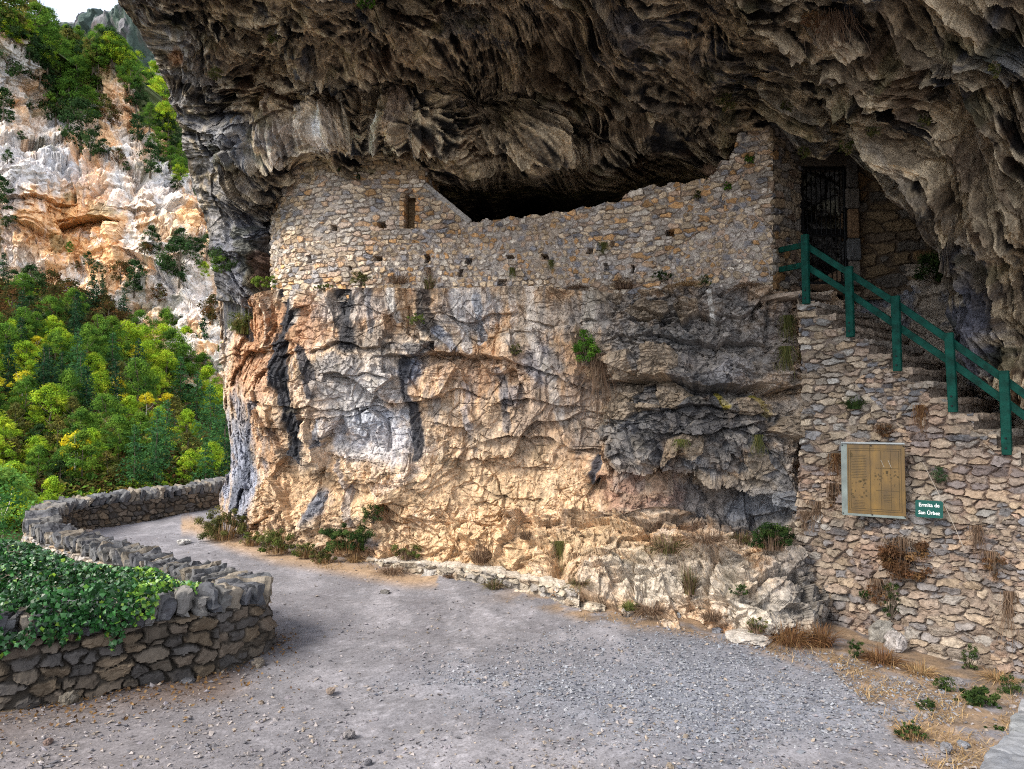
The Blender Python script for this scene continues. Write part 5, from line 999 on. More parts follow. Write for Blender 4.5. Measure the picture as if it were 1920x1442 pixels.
def crown_pine(H, W, per=28, leaf=.26, cols=((.03, .075, .03),), base=.15):
    P = []; Dn = []; C = []
    nl = int(H / .42)
    for k in range(nl):
        z = base + (1 - base) * (k + rng.random() * .5) / nl; r = W / 2 * (1 - z) ** .75 * (1 if z < .9 else .8) + .12
        nbch = max(4, int(7 * (1 - z) + 3))
        for j in range(nbch):
            if rng.random() < .12: continue
            a = 6.283 * (j + rng.random()) / nbch; rr = r * rng.uniform(.65, 1.1); m = max(6, int(per * rr / (W / 2) + 8)); t = rng.random(m) ** .7
            q = np.stack([rr * t * math.cos(a) + rng.normal(size=m) * .12 * (1 + rr * .4), rr * t * math.sin(a) + rng.normal(size=m) * .12 * (1 + rr * .4), z * H - .28 * rr * t ** 2 + .10 * rng.normal(size=m)], 1)
            P.append(q); dd = np.tile([0, 0, 1.], (m, 1)) + .55 * rng.normal(size=(m, 3)); Dn.append(dd); C.append(np.tile(pal(cols, 1, .35), (m, 1)) * (1 + .3 * (rng.random((m, 1)) - .5)))
    return np.concatenate(P), np.concatenate(Dn), np.concatenate(C), leaf
def trunkmesh(name, H, r0, parent, mat, limbs=5, base=-.6, spread=.3, top=.85):
    mb = MB(); z = np.linspace(base, H * top, 7); wob = rng.normal(size=(7, 2)) * .03 * H * .3; pts = np.stack([wob[:, 0] * (z > 0), wob[:, 1] * (z > 0), z], 1); mb.tube(pts, np.linspace(r0, r0 * .25, 7), 6)
    for k in range(limbs):
        zz = H * rng.uniform(.25, .75); a = rng.random() * 6.28; L = H * spread * rng.uniform(.6, 1.1); p0 = np.array([np.interp(zz, z, pts[:, 0]), np.interp(zz, z, pts[:, 1]), zz])
        mb.tube([p0, p0 + np.array([math.cos(a), math.sin(a), .6]) * L * .5, p0 + np.array([math.cos(a), math.sin(a), .9]) * L], [r0 * .4, r0 * .28, r0 * .1], 5)
    return mb.build(name, mat, parent, True)
G_MID = ((.09, .18, .028), (.13, .22, .03), (.06, .13, .026)); G_LIME = ((.27, .40, .03), (.20, .33, .03), (.36, .42, .035)); G_YEL = ((.55, .44, .02), (.48, .40, .025), (.40, .38, .03)); G_OLV = ((.12, .12, .03), (.16, .14, .035), (.09, .10, .03)); G_PINE = ((.028, .07, .032), (.04, .09, .04), (.02, .055, .028)); G_OAK = ((.035, .07, .025), (.05, .085, .03), (.025, .05, .02)); G_BRN = ((.11, .06, .025), (.15, .075, .03), (.08, .06, .02), (.07, .07, .025)); G_BLUE = ((.05, .16, .07), (.08, .22, .08), (.06, .18, .05))
KINDS = {}
def make_kind(key, name, cat, H, W, fn, trunk_mat=BARK, r0=.12, limbs=4, top=.85, **kw):
    lst = []
    for v_ in range(3 if key in ('mid', 'lime', 'pine') else 2):
        root = empty(name, 'x', cat); p, d, c, lf = fn(H, W * rng.uniform(.85, 1.15), **kw); leafmesh('crown', p, d, lf * (.6 + .8 * rng.random(len(p))), c, LEAF, root); trunkmesh('trunk', H, r0, root, trunk_mat, limbs, top=top); root['_used'] = 0; lst.append(root)
    KINDS[key] = (lst, H, name, cat)
make_kind('mid', 'broadleaf_tree', 'tree', 6, 4.4, crown_broad, cols=G_MID, nb=64, per=95, base=.1, leaf=.19)
make_kind('lime', 'broadleaf_tree', 'tree', 5.5, 4.2, crown_broad, cols=G_LIME, nb=60, per=90, base=.1, leaf=.19)
make_kind('yellow', 'broadleaf_tree', 'tree', 4.5, 2.9, crown_broad, cols=G_YEL, nb=26, per=45, trunk_mat=PALEBARK)
make_kind('olive', 'broadleaf_tree', 'tree', 4.6, 3.8, crown_broad, cols=G_OLV, nb=34, per=50, base=.15)
make_kind('pine', 'pine_tree', 'tree', 7.5, 4.0, crown_pine, cols=G_PINE, top=.97, limbs=0, r0=.11)
make_kind('bluepine', 'pine_tree', 'tree', 7.5, 4.4, crown_pine, cols=((.05, .13, .045), (.065, .16, .05), (.045, .11, .05)), top=.97, limbs=0, r0=.11, per=24)
make_kind('oak', 'evergreen_oak', 'tree', 3.6, 3.4, crown_broad, cols=G_OAK, nb=36, per=60, base=.05, leaf=.2)
make_kind('brown', 'shrub', 'shrub', 2.6, 3.2, crown_broad, cols=G_BRN, nb=30, per=48, base=.0, leaf=.2)
DESC = {'mid': 'mid green broadleaf tree', 'lime': 'bright lime green broadleaf tree', 'yellow': 'golden yellow autumn tree', 'olive': 'olive brown broadleaf tree', 'pine': 'dark green pine', 'bluepine': 'soft blue green pine', 'oak': 'dark evergreen oak', 'brown': 'rust brown shrub'}
PLACED = []
def inst(key, P, hm, zone, group):
    lst, H, name, cat = KINDS[key]; src = lst[rng.integers(len(lst))]; k = hm / H
    if src['_used'] == 0: r = src; src['_used'] = 1
    else:
        r = src.copy(); COL.objects.link(r)
        for ch in list(src.children): c = ch.copy(); COL.objects.link(c); c.parent = r
    r.location = P; r.rotation_euler = (0, 0, rng.random() * 6.28); r.scale = (k * rng.uniform(.85, 1.15), k * rng.uniform(.85, 1.15), k); r['group'] = group; x, y, d = proj(np.array(P, float) + np.array([0, 0, hm * .5])); PLACED.append([r, key, float(x), float(y), zone, hm]); return r
def zfast(X, Y):
    G, x0, y0 = TG; i = np.clip((X - x0) / .7, 0, G.shape[1] - 1.01); j = np.clip((Y - y0) / .7, 0, G.shape[0] - 1.01); a = i.astype(int); b = j.astype(int); u = i - a; v = j - b
    return (G[b, a] * (1 - u) + G[b, a + 1] * u) * (1 - v) + (G[b + 1, a] * (1 - u) + G[b + 1, a + 1] * u) * v
def terr_hit(px, py, d0=18, d1=150):
    D = np.linspace(d0, d1, 260); P = unproj(np.full(260, px), np.full(260, py), D); hit = np.nonzero(P[:, 2] < zfast(P[:, 0], P[:, 1]))[0]
    return P[hit[0]] if len(hit) else None
def forest():
    pts = []; tries = 0
    while tries < 4000:
        tries += 1; x = rng.uniform(-30, 430); y = rng.uniform(535, 1010)
        lim = np.interp(x, [0, 60, 120, 230, 260, 330, 430], [535, 545, 560, 590, 635, 655, 665])
        if y < lim: continue
        if y > 935 and x > 100: continue
        md = np.interp(y, [530, 700, 1000], [20, 28, 44])
        if any((x - a) ** 2 + ((y - b) * 1.35) ** 2 < md ** 2 for a, b in pts): continue
        pts.append((x, y))
    for x, y in sorted(pts, key=lambda t: t[1]):
        P = terr_hit(x, y)
        if P is None: continue
        r = rng.random()
        if y < 640 and x < 235: key = 'brown' if r < .56 else 'oak' if r < .70 else 'pine' if r < .90 else 'mid'
        elif x > 235 and y < 800: key = 'lime' if r < .50 else 'yellow' if r < .60 else 'mid' if r < .78 else 'bluepine' if r < .92 else 'pine'
        elif x > 235: key = 'bluepine' if r < .38 else 'mid' if r < .58 else 'lime' if r < .74 else 'olive' if r < .9 else 'pine'
        elif y < 800: key = 'lime' if r < .28 else 'mid' if r < .46 else 'bluepine' if r < .54 else 'pine' if r < .76 else 'oak' if r < .84 else 'yellow' if r < .92 else 'olive'
        else: key = 'olive' if r < .32 else 'lime' if r < .58 else 'yellow' if r < .62 else 'mid' if r < .84 else 'brown' if r < .9 else 'oak'
        hpx = {'mid': 78, 'lime': 66, 'yellow': 52, 'olive': 56, 'pine': 96, 'bluepine': 100, 'oak': 46, 'brown': 50}[key] * rng.uniform(.8, 1.2) * np.interp(y, [540, 700, 1000], [.78, 1.0, 1.25])
        inst(key, P - np.array([0, 0, .15]), hpx * P[1] / F, 'valley', 'trees on the wooded slope across the gorge')
    P = terr_hit(140, 905); inst('yellow', P, 95 * P[1] / F, 'valley', 'trees on the wooded slope across the gorge')
forest()
def on_cliff():
    # (px, py of base, height px, kind, zone)
    L = [(20, 150, 70, 'oak', 'face'), (10, 220, 60, 'oak', 'face'), (5, 380, 55, 'oak', 'face'), (15, 425, 40, 'oak', 'face'), (278, 322, 58, 'oak', 'face'), (290, 470, 52, 'oak', 'face'), (342, 522, 80, 'oak', 'face'), (335, 480, 50, 'oak', 'face'), (255, 552, 62, 'oak', 'face'), (390, 478, 42, 'oak', 'face'), (225, 520, 36, 'brown', 'face'),
         (300, 560, 30, 'brown', 'face'), (395, 600, 50, 'brown', 'face'), (382, 520, 30, 'lime', 'face'), (330, 350, 26, 'oak', 'face'), (200, 290, 30, 'oak', 'face'), (168, 500, 26, 'oak', 'face'), (128, 470, 22, 'mid', 'face'), (20, 300, 24, 'oak', 'face'), (45, 265, 18, 'oak', 'face'), (240, 320, 18, 'oak', 'face'), (225, 300, 26, 'brown', 'face'),
         (320, 510, 30, 'oak', 'face'), (185, 505, 20, 'oak', 'face'), (60, 560, 66, 'oak', 'face'), (95, 600, 50, 'brown', 'face'), (410, 560, 60, 'brown', 'face'), (370, 470, 30, 'oak', 'face'), (150, 500, 16, 'brown', 'face'), (62, 205, 16, 'oak', 'face'), (270, 470, 22, 'brown', 'face')]
    L += [(70, 100, 90, 'mid', 'top'), (30, 70, 80, 'olive', 'top'), (5, 70, 70, 'mid', 'top'), (95, 130, 95, 'mid', 'top'), (130, 120, 70, 'olive', 'top'), (60, 60, 70, 'olive', 'top'), (120, 160, 90, 'mid', 'top'), (150, 200, 90, 'mid', 'top'), (100, 190, 80, 'oak', 'top'), (130, 230, 90, 'mid', 'top'), (155, 270, 90, 'oak', 'top'), (110, 225, 70, 'oak', 'top'), (165, 235, 70, 'mid', 'top'),
          (185, 170, 60, 'mid', 'top'), (175, 125, 60, 'olive', 'top'), (210, 120, 60, 'lime', 'top'), (235, 140, 62, 'lime', 'top'), (250, 175, 60, 'mid', 'top'), (150, 90, 46, 'mid', 'top'), (268, 130, 40, 'lime', 'top'), (92, 70, 60, 'mid', 'top'), (20, 40, 70, 'mid', 'top'), (45, 40, 60, 'mid', 'top'), (262, 205, 50, 'oak', 'top'), (190, 100, 40, 'olive', 'top'), (225, 100, 36, 'lime', 'top'), (170, 200, 50, 'olive', 'top'), (140, 150, 60, 'lime', 'top'), (175, 290, 50, 'oak', 'top'), (196, 215, 40, 'olive', 'top'), (215, 230, 34, 'brown', 'top'), (80, 160, 60, 'oak', 'top')]
    L += [(292, 165, 50, 'lime', 'ravine'), (305, 200, 60, 'lime', 'ravine'), (280, 240, 50, 'mid', 'ravine'), (310, 250, 60, 'lime', 'ravine'), (300, 220, 40, 'brown', 'ravine'), (290, 215, 60, 'lime', 'ravine'), (322, 290, 60, 'lime', 'ravine'), (325, 320, 50, 'mid', 'ravine'), (300, 290, 50, 'mid', 'ravine'), (335, 340, 40, 'lime', 'ravine'), (318, 235, 46, 'mid', 'ravine'), (345, 330, 40, 'mid', 'ravine'), (275, 200, 40, 'oak', 'ravine'), (338, 300, 50, 'mid', 'ravine'), (262, 260, 50, 'oak', 'ravine')]
    rim = ip([(-60, 20), (0, 45), (40, 75), (80, 130), (130, 150), (175, 130), (205, 112), (240, 145), (262, 195), (300, 240), (345, 318)])
    for k_ in range(75):
        x = rng.uniform(-10, 345); y0_ = ip([(-60, 20), (60, 60), (130, 82), (200, 90), (250, 120), (300, 180), (340, 240)])(x); y = rng.uniform(y0_ + 4, max(rim(x), y0_ + 20) + 14); L.append((x, y, rng.uniform(34, 58), ['mid', 'lime', 'olive', 'mid', 'oak', 'lime'][rng.integers(6)], 'top' if x < 265 else 'ravine'))
    L.sort(key=lambda t: t[1])
    for x, y, h, k, z in L:
        P = surf_at(x, y, 5)
        if P[1] < 60: continue
        inst(k, P - np.array([0, .2, .1]), h * P[1] / F, z, {'face': 'shrubs and oaks rooted in the far cliff face', 'top': 'trees crowding the rim of the far cliff', 'ravine': 'trees in the ravine beside the far cliff'}[z])
on_cliff()
def label_trees():
    short = {'mid': 'mid green broadleaf', 'lime': 'lime green broadleaf', 'yellow': 'golden yellow tree', 'olive': 'olive brown broadleaf', 'pine': 'dark green pine', 'bluepine': 'soft blue green pine', 'oak': 'dark evergreen oak', 'brown': 'rust brown shrub'}
    ords = ['leftmost', 'second', 'third', 'fourth', 'fifth', 'sixth', 'seventh', 'eighth', 'ninth', 'tenth', 'eleventh', 'twelfth', 'thirteenth', 'fourteenth', 'fifteenth', 'sixteenth', 'seventeenth', 'eighteenth', 'nineteenth', 'twentieth', 'twenty first', 'twenty second', 'twenty third', 'twenty fourth', 'twenty fifth', 'twenty sixth']
    yr = {'valley': ['just under the far cliff', 'high on the gorge slope', 'halfway up the gorge slope', 'low on the gorge slope', 'just beyond the parapet'], 'face': ['high on the far cliff face', 'beside the far cliff cave', 'low on the far cliff face'], 'top': ['against the sky on the far rim', 'in the upper far gully', 'in the lower far gully'], 'ravine': ['at the head of the side ravine', 'low in the side ravine']}
    lim = {'valley': [560, 640, 740, 850], 'face': [330, 480], 'top': [75, 150], 'ravine': [200]}
    by = {}
    for o in PLACED: by.setdefault((o[4], o[1], int(np.searchsorted(lim[o[4]], o[3]))), []).append(o)
    for (z, k, b), L in by.items():
        L.sort(key=lambda o: o[2])
        for i, o in enumerate(L):
            pos = '' if len(L) == 1 else ('leftmost ' if i == 0 else 'rightmost ' if i == len(L) - 1 else '')
            o[0]['label'] = (pos + short[k] + ' ' + yr[z][b]) if (len(L) == 1 or pos) else (ords[min(i, 25)] + ' ' + short[k] + ' from the left ' + yr[z][b])
    seen = {}
    for o in PLACED:
        if o[0]['label'] in seen: print('DUP', o[0]['label'])
        seen[o[0]['label']] = 1
label_trees()
# undergrowth covering the slope
def undergrowth():
    n = 42000; x = rng.uniform(-40, 440, n); y = rng.uniform(500, 1010, n); D = np.linspace(20, 135, 120); P = None
    Z = []; px = x; py = y; hit = np.zeros((n, 3)); ok = np.zeros(n, bool)
    for d in D:
        q = unproj(px, py, d); m = (~ok) & (q[:, 2] < zfast(q[:, 0], q[:, 1])); hit[m] = q[m]; ok |= m
    hit = hit[ok]; hit[:, 2] = zfast(hit[:, 0], hit[:, 1]) + rng.random(len(hit)) * .9 - .05; nn = fbm(hit.astype(np.float32), .25, 3, 1300); c = pal(G_BRN + G_OLV + G_OLV + G_MID, len(hit), .4); g = nn > -.12; c[g] = pal(G_MID + G_OLV + G_LIME, int(g.sum()), .35)
    o = leafmesh('undergrowth', hit, rng.normal(size=hit.shape) * .6 + np.array([0, -.4, 1]), .45 * (.5 + rng.random(len(hit))), c, LEAF); tag(o, 'brown and olive scrub covering the ground between the trees', 'undergrowth', kind='stuff')
undergrowth()
for ks in KINDS.values():
    for r in ks[0]:
        if r['_used'] == 0:
            for ch in list(r.children): bpy.data.objects.remove(ch)
            bpy.data.objects.remove(r)
for o in bpy.data.objects:
    if '_used' in o: del o['_used']
# near pale tree beside the parapet bend
def near_tree():
    r = empty('young_tree', 'pale blue green young tree rising just outside the parapet bend', 'tree', (-10.35, 14.2, -1.9)); H = 3.6
    p, d, c, lf = crown_broad(H, 1.9, 60, 130, .075, ((.10, .25, .06), (.15, .31, .07), (.07, .19, .06), (.18, .30, .06)), base=.2); leafmesh('crown', p, d, lf * (.6 + .8 * rng.random(len(p))), c, LEAF, r); trunkmesh('trunk', H, .035, r, PALEBARK, 12, spread=.22)
near_tree()

# ivy on the near parapet
def ivy():
    root = empty('ivy', 'dark glossy ivy heaped over the near parapet coping', 'ivy', (-5.2, 7.2, .6))
    pts = []; nr_ = []; cl = []
    n = 34000; X = rng.uniform(-9, -3.1, n); Y = rng.uniform(6.45, 10.6, n)
    d, _ = dist_poly(X, Y, wc[::3]); outside = ~inside(X, Y, PLAT)
    px, py, _d = proj(np.stack([X, Y, 0 * X + .8], -1))
    top = np.interp(px, [-300, 0, 60, 140, 230, 290, 330, 420, 480], [1000, 1008, 1018, 1050, 1062, 1062, 1085, 1096, 1130])
    zmax = CAMZ - (top - 790) / F * Y
    nz = fbm(np.stack([X, Y, 0 * X], -1), 1.6, 3, 1400)
    zmound = np.minimum(.84 + .34 * nz + .10 * perlin(np.stack([X, Y, 0 * X], -1), 5, 1405) + .05 * (Y - 7), zmax); ok = outside & ((px < 330) | (nz > .0)) & (px < 425)
    # drape over the coping: within .3 m on the path side, only left part
    P = np.stack([X, Y, zmound - rng.random(n) ** 2 * .35], -1)[ok]; pts.append(P); nr_.append(np.tile([.2, -.6, .9], (len(P), 1)))
    # curtain falling over the path face of the coping
    m = 9500; s = rng.uniform(0, 6.1, m); c0 = wpt(s); tg = wtan(s); nrm = np.stack([tg[:, 1], -tg[:, 0]], 1); x_, y_, _ = proj(np.concatenate([c0, np.full((m, 1), .85)], 1))
    zlow = np.interp(x_, [-300, 0, 40, 70, 110, 150, 185, 205, 225, 240, 262, 285, 300, 350, 430], [.50, .52, .56, .66, .60, .62, .70, .50, .47, .68, .66, .84, 1.0, 1.1, 1.1]) + .06 * np.sin(x_ / 5)
    z = zlow + rng.random(m) ** .8 * (1.12 - zlow) ; q = .28 + .12 * rng.random(m) - np.maximum(z - .85, 0) * 1.0 * rng.random(m) * 1.5; okk = (z < 1.06 - .0 * x_) & (x_ < 290 + 30 * rng.random(m)) & (perlin(np.stack([s, 0 * s, z], -1), (3, 1, 2), 1410) > -.35)
    P = np.stack([c0[:, 0] + nrm[:, 0] * q, c0[:, 1] + nrm[:, 1] * q, z], -1)[okk]; pts.append(P); nr_.append(np.concatenate([nrm, np.full((m, 1), .5)], 1)[okk])
    bc_ = []
    for _ in range(400):
        x_, y_ = rng.uniform(-8.5, -3.6), rng.uniform(6.6, 9.6); d_, _q = dist_poly(np.array(x_), np.array(y_), wc[::3])
        if inside(np.array([x_]), np.array([y_]), PLAT)[0]: continue
        zt_ = .98 + .16 * rng.random() - .10 * max(0, x_ + 5.2); pxx = proj(np.array([x_, y_, zt_])); lim_ = np.interp(pxx[0], [-300, 0, 60, 140, 230, 290, 330, 420, 480], [1000, 1006, 1016, 1046, 1058, 1060, 1083, 1094, 1130])
        if pxx[0] > 400 or pxx[1] - 25 < lim_: continue
        bc_.append((x_, y_, zt_))
    bc_ = bc_[:110]; q_, d_, i_ = blobs(bc_, [rng.uniform(.10, .24) for _ in bc_], 85, .8); pts.append(q_); nr_.append(d_ + np.array([0, -.2, .5]))
    P = np.concatenate(pts); Nn = np.concatenate(nr_) + .85 * rng.normal(size=P.shape); px, py, _ = proj(P)
    c = pal(((.014, .060, .014), (.02, .08, .018), (.03, .115, .024), (.010, .042, .012)), len(P), .4); lt = ((px > 250) & (rng.random(len(P)) < .45)) | (rng.random(len(P)) < .05); c[lt] = pal(((.13, .26, .03), (.18, .30, .03), (.09, .21, .03)), int(lt.sum()), .3)
    shp = [(-1, 0, 0), (-.5, -.45, .1), (-.35, -1, .0), (.25, -.55, .12), (1.05, 0, -.1), (.25, .55, .12), (-.35, 1, .0), (-.5, .45, .1)]
    child(leafmesh('leaves', P, Nn, .054 * (.55 + .8 * rng.random(len(P))), c, IVYM, None, shp), root)
    mb = MB()
    for k in range(60):
        j = rng.integers(len(P)); p = P[j].copy(); q = [p]
        for _ in range(6): p = p + rng.normal(size=3) * .07 * np.array([1, 1, .6]); q.append(p.copy())
        mb.tube(q, .004, 4)
    child(tag(mb.build('stems', BARK), kind='stuff'), root)
ivy()

# ---------------- small plants
def blades(n, h, w_, spread, droop, cols, up=1, wd=.006, seg=4, jitter=.25):
    """bunch of bent blades -> V,F,C ; up=-1 hangs"""
    a = rng.random(n) * 6.283; r0 = rng.random(n) ** .5 * w_ * .25; L = h * ((.45 + .55 * rng.random(n)) if up > 0 else (.12 + .95 * rng.random(n) ** 1.8)); r0 = r0 if up > 0 else np.abs(rng.normal(size=n)) * w_ * .16; out = spread * rng.random(n); V = []; t = np.linspace(0, 1, seg + 1)
    side = np.stack([-np.sin(a), np.cos(a), 0 * a], 1); side = side + .4 * rng.normal(size=side.shape); side /= np.linalg.norm(side, axis=1, keepdims=True); jt = rng.normal(size=(n, 3)) * jitter
    for k, tt in enumerate(t):
        rad = r0 + out * L * tt ** 1.4; z = up * L * (tt - droop * tt ** 2.2 * (out + .2)); c = np.stack([np.cos(a) * rad, np.sin(a) * rad, z], 1) + jt * (L * tt * .25)[:, None] * np.sin(tt * 3)
        ww = (wd * (1 - tt) ** .6 + .0006); V.append(c - side * ww); V.append(c + side * ww)
    V = np.stack(V, 1); base = np.arange(n)[:, None] * (2 * (seg + 1)); Fq = np.concatenate([base + np.array([[2 * k, 2 * k + 1, 2 * k + 3, 2 * k + 2]]) for k in range(seg)]); C = np.repeat(pal(cols, n, .35), 2 * (seg + 1), 0)
    return V.reshape(-1, 3), Fq, C
DRY = ((.32, .20, .10), (.26, .155, .075), (.38, .27, .14), (.20, .13, .07)); DRYB = ((.16, .10, .065), (.21, .14, .09), (.12, .08, .055), (.24, .17, .12)); GRS = ((.09, .12, .03), (.12, .14, .045), (.16, .14, .05)); GRN = ((.028, .052, .018), (.042, .072, .022), (.062, .095, .028)); BRT = ((.08, .19, .025), (.12, .25, .03), (.06, .14, .022)); OLVG = ((.10, .105, .035), (.14, .13, .045), (.07, .08, .03)); REDB = ((.16, .08, .04), (.12, .065, .035), (.21, .12, .055))
def plant(name, kind, px, py, wpx, hpx, label, cols, cat='plant', D=None, at=None, cols2=None, density=1.0, leaf=None, group=None):
    P = surf_at(px, py, 4) if at is None else np.array(at, float)
    if at is None and py > 975:
        G_ = np.array(gpt(px, py))
        if G_[1] < P[1] + .15 or P[2] < zg(P[0], P[1]): P = G_ + np.array([0, -.05, 0])
    k = P[1] / F; w_, h = wpx * k, hpx * k; P = P + np.array([0, -.03, 0])
    if kind == 'tuft':
        V, Fq, C = blades(int(300 * density), h, w_, w_ / h * .8, .7, tuple(cols) + ((cols is OLVG) and DRYB or ()), 1, .0035); o = mk(name, V, Fq, DRYM, None, C); o.location = P; return tag(o, label, cat, group)
    if kind == 'hang':
        V, Fq, C = blades(int(190 * density), h, w_ * 1.5, w_ / h * .35, .2, cols, -1, .003, 7, 1.1); V = V * np.array([1, .45, 1]); o = mk(name, V, Fq, DRYM, None, C); o.location = P + np.array([0, -.02, 0]); return tag(o, label, cat, group)
    root = empty(name, label, cat, P, group); up = -1 if kind == 'vine' else 1
    nb = max(8, int(30 * density)); cs = []; rs = []
    for _ in range(nb):
        a = rng.random() * 6.28; r = rng.random() ** .5 * w_ * .42; z = (.12 + .75 * rng.random() * (1 - (r / (w_ * .5)) ** 2 * .5)) * h * up; cs.append((r * math.cos(a), r * math.sin(a) * .6 - w_ * .12, z)); rs.append(min(w_, h) * rng.uniform(.08, .18))
    lf = leaf or max(.016, min(.034, w_ * .05)); per = int(min(150, max(34, 1500 * density * w_ * h / (nb * .25) + 26)))
    p, d, i = blobs(cs, rs, per, .8); bc = pal(cols, nb, .35); cc = bc[i] * (1 + .3 * (rng.random((len(p), 1)) - .5))
    leafmesh('leaves', p, d + np.array([0, -.3, .6]) + .5 * rng.normal(size=d.shape), lf * (.6 + .8 * rng.random(len(p))), cc, LEAF, root, None, .5)
    mb = MB()
    for c_ in cs[:14]: m_ = np.array(c_) * .5 + rng.normal(size=3) * .02; mb.tube([(0, 0, 0), m_, c_], [.007, .005, .002], 4)
    mb.build('stems', BARK, root)
    if kind == 'mixed' or cols2:
        V, Fq, C = blades(int(150 * density), h * .9, w_ * 1.2, w_ / h * .5, .5, cols2 or DRY, up, .004); mk('dry_stalks', V, Fq, DRYM, root, C)
    return root
def gpt(px, py):
    X, D = ground_ray(np.array(float(px)), np.array(float(py)), zg0); return (float(X), float(D), zg(X, D) - .01)
S_ = 'shrub'; T_ = 'grass_tuft'; Wd = 'weed'
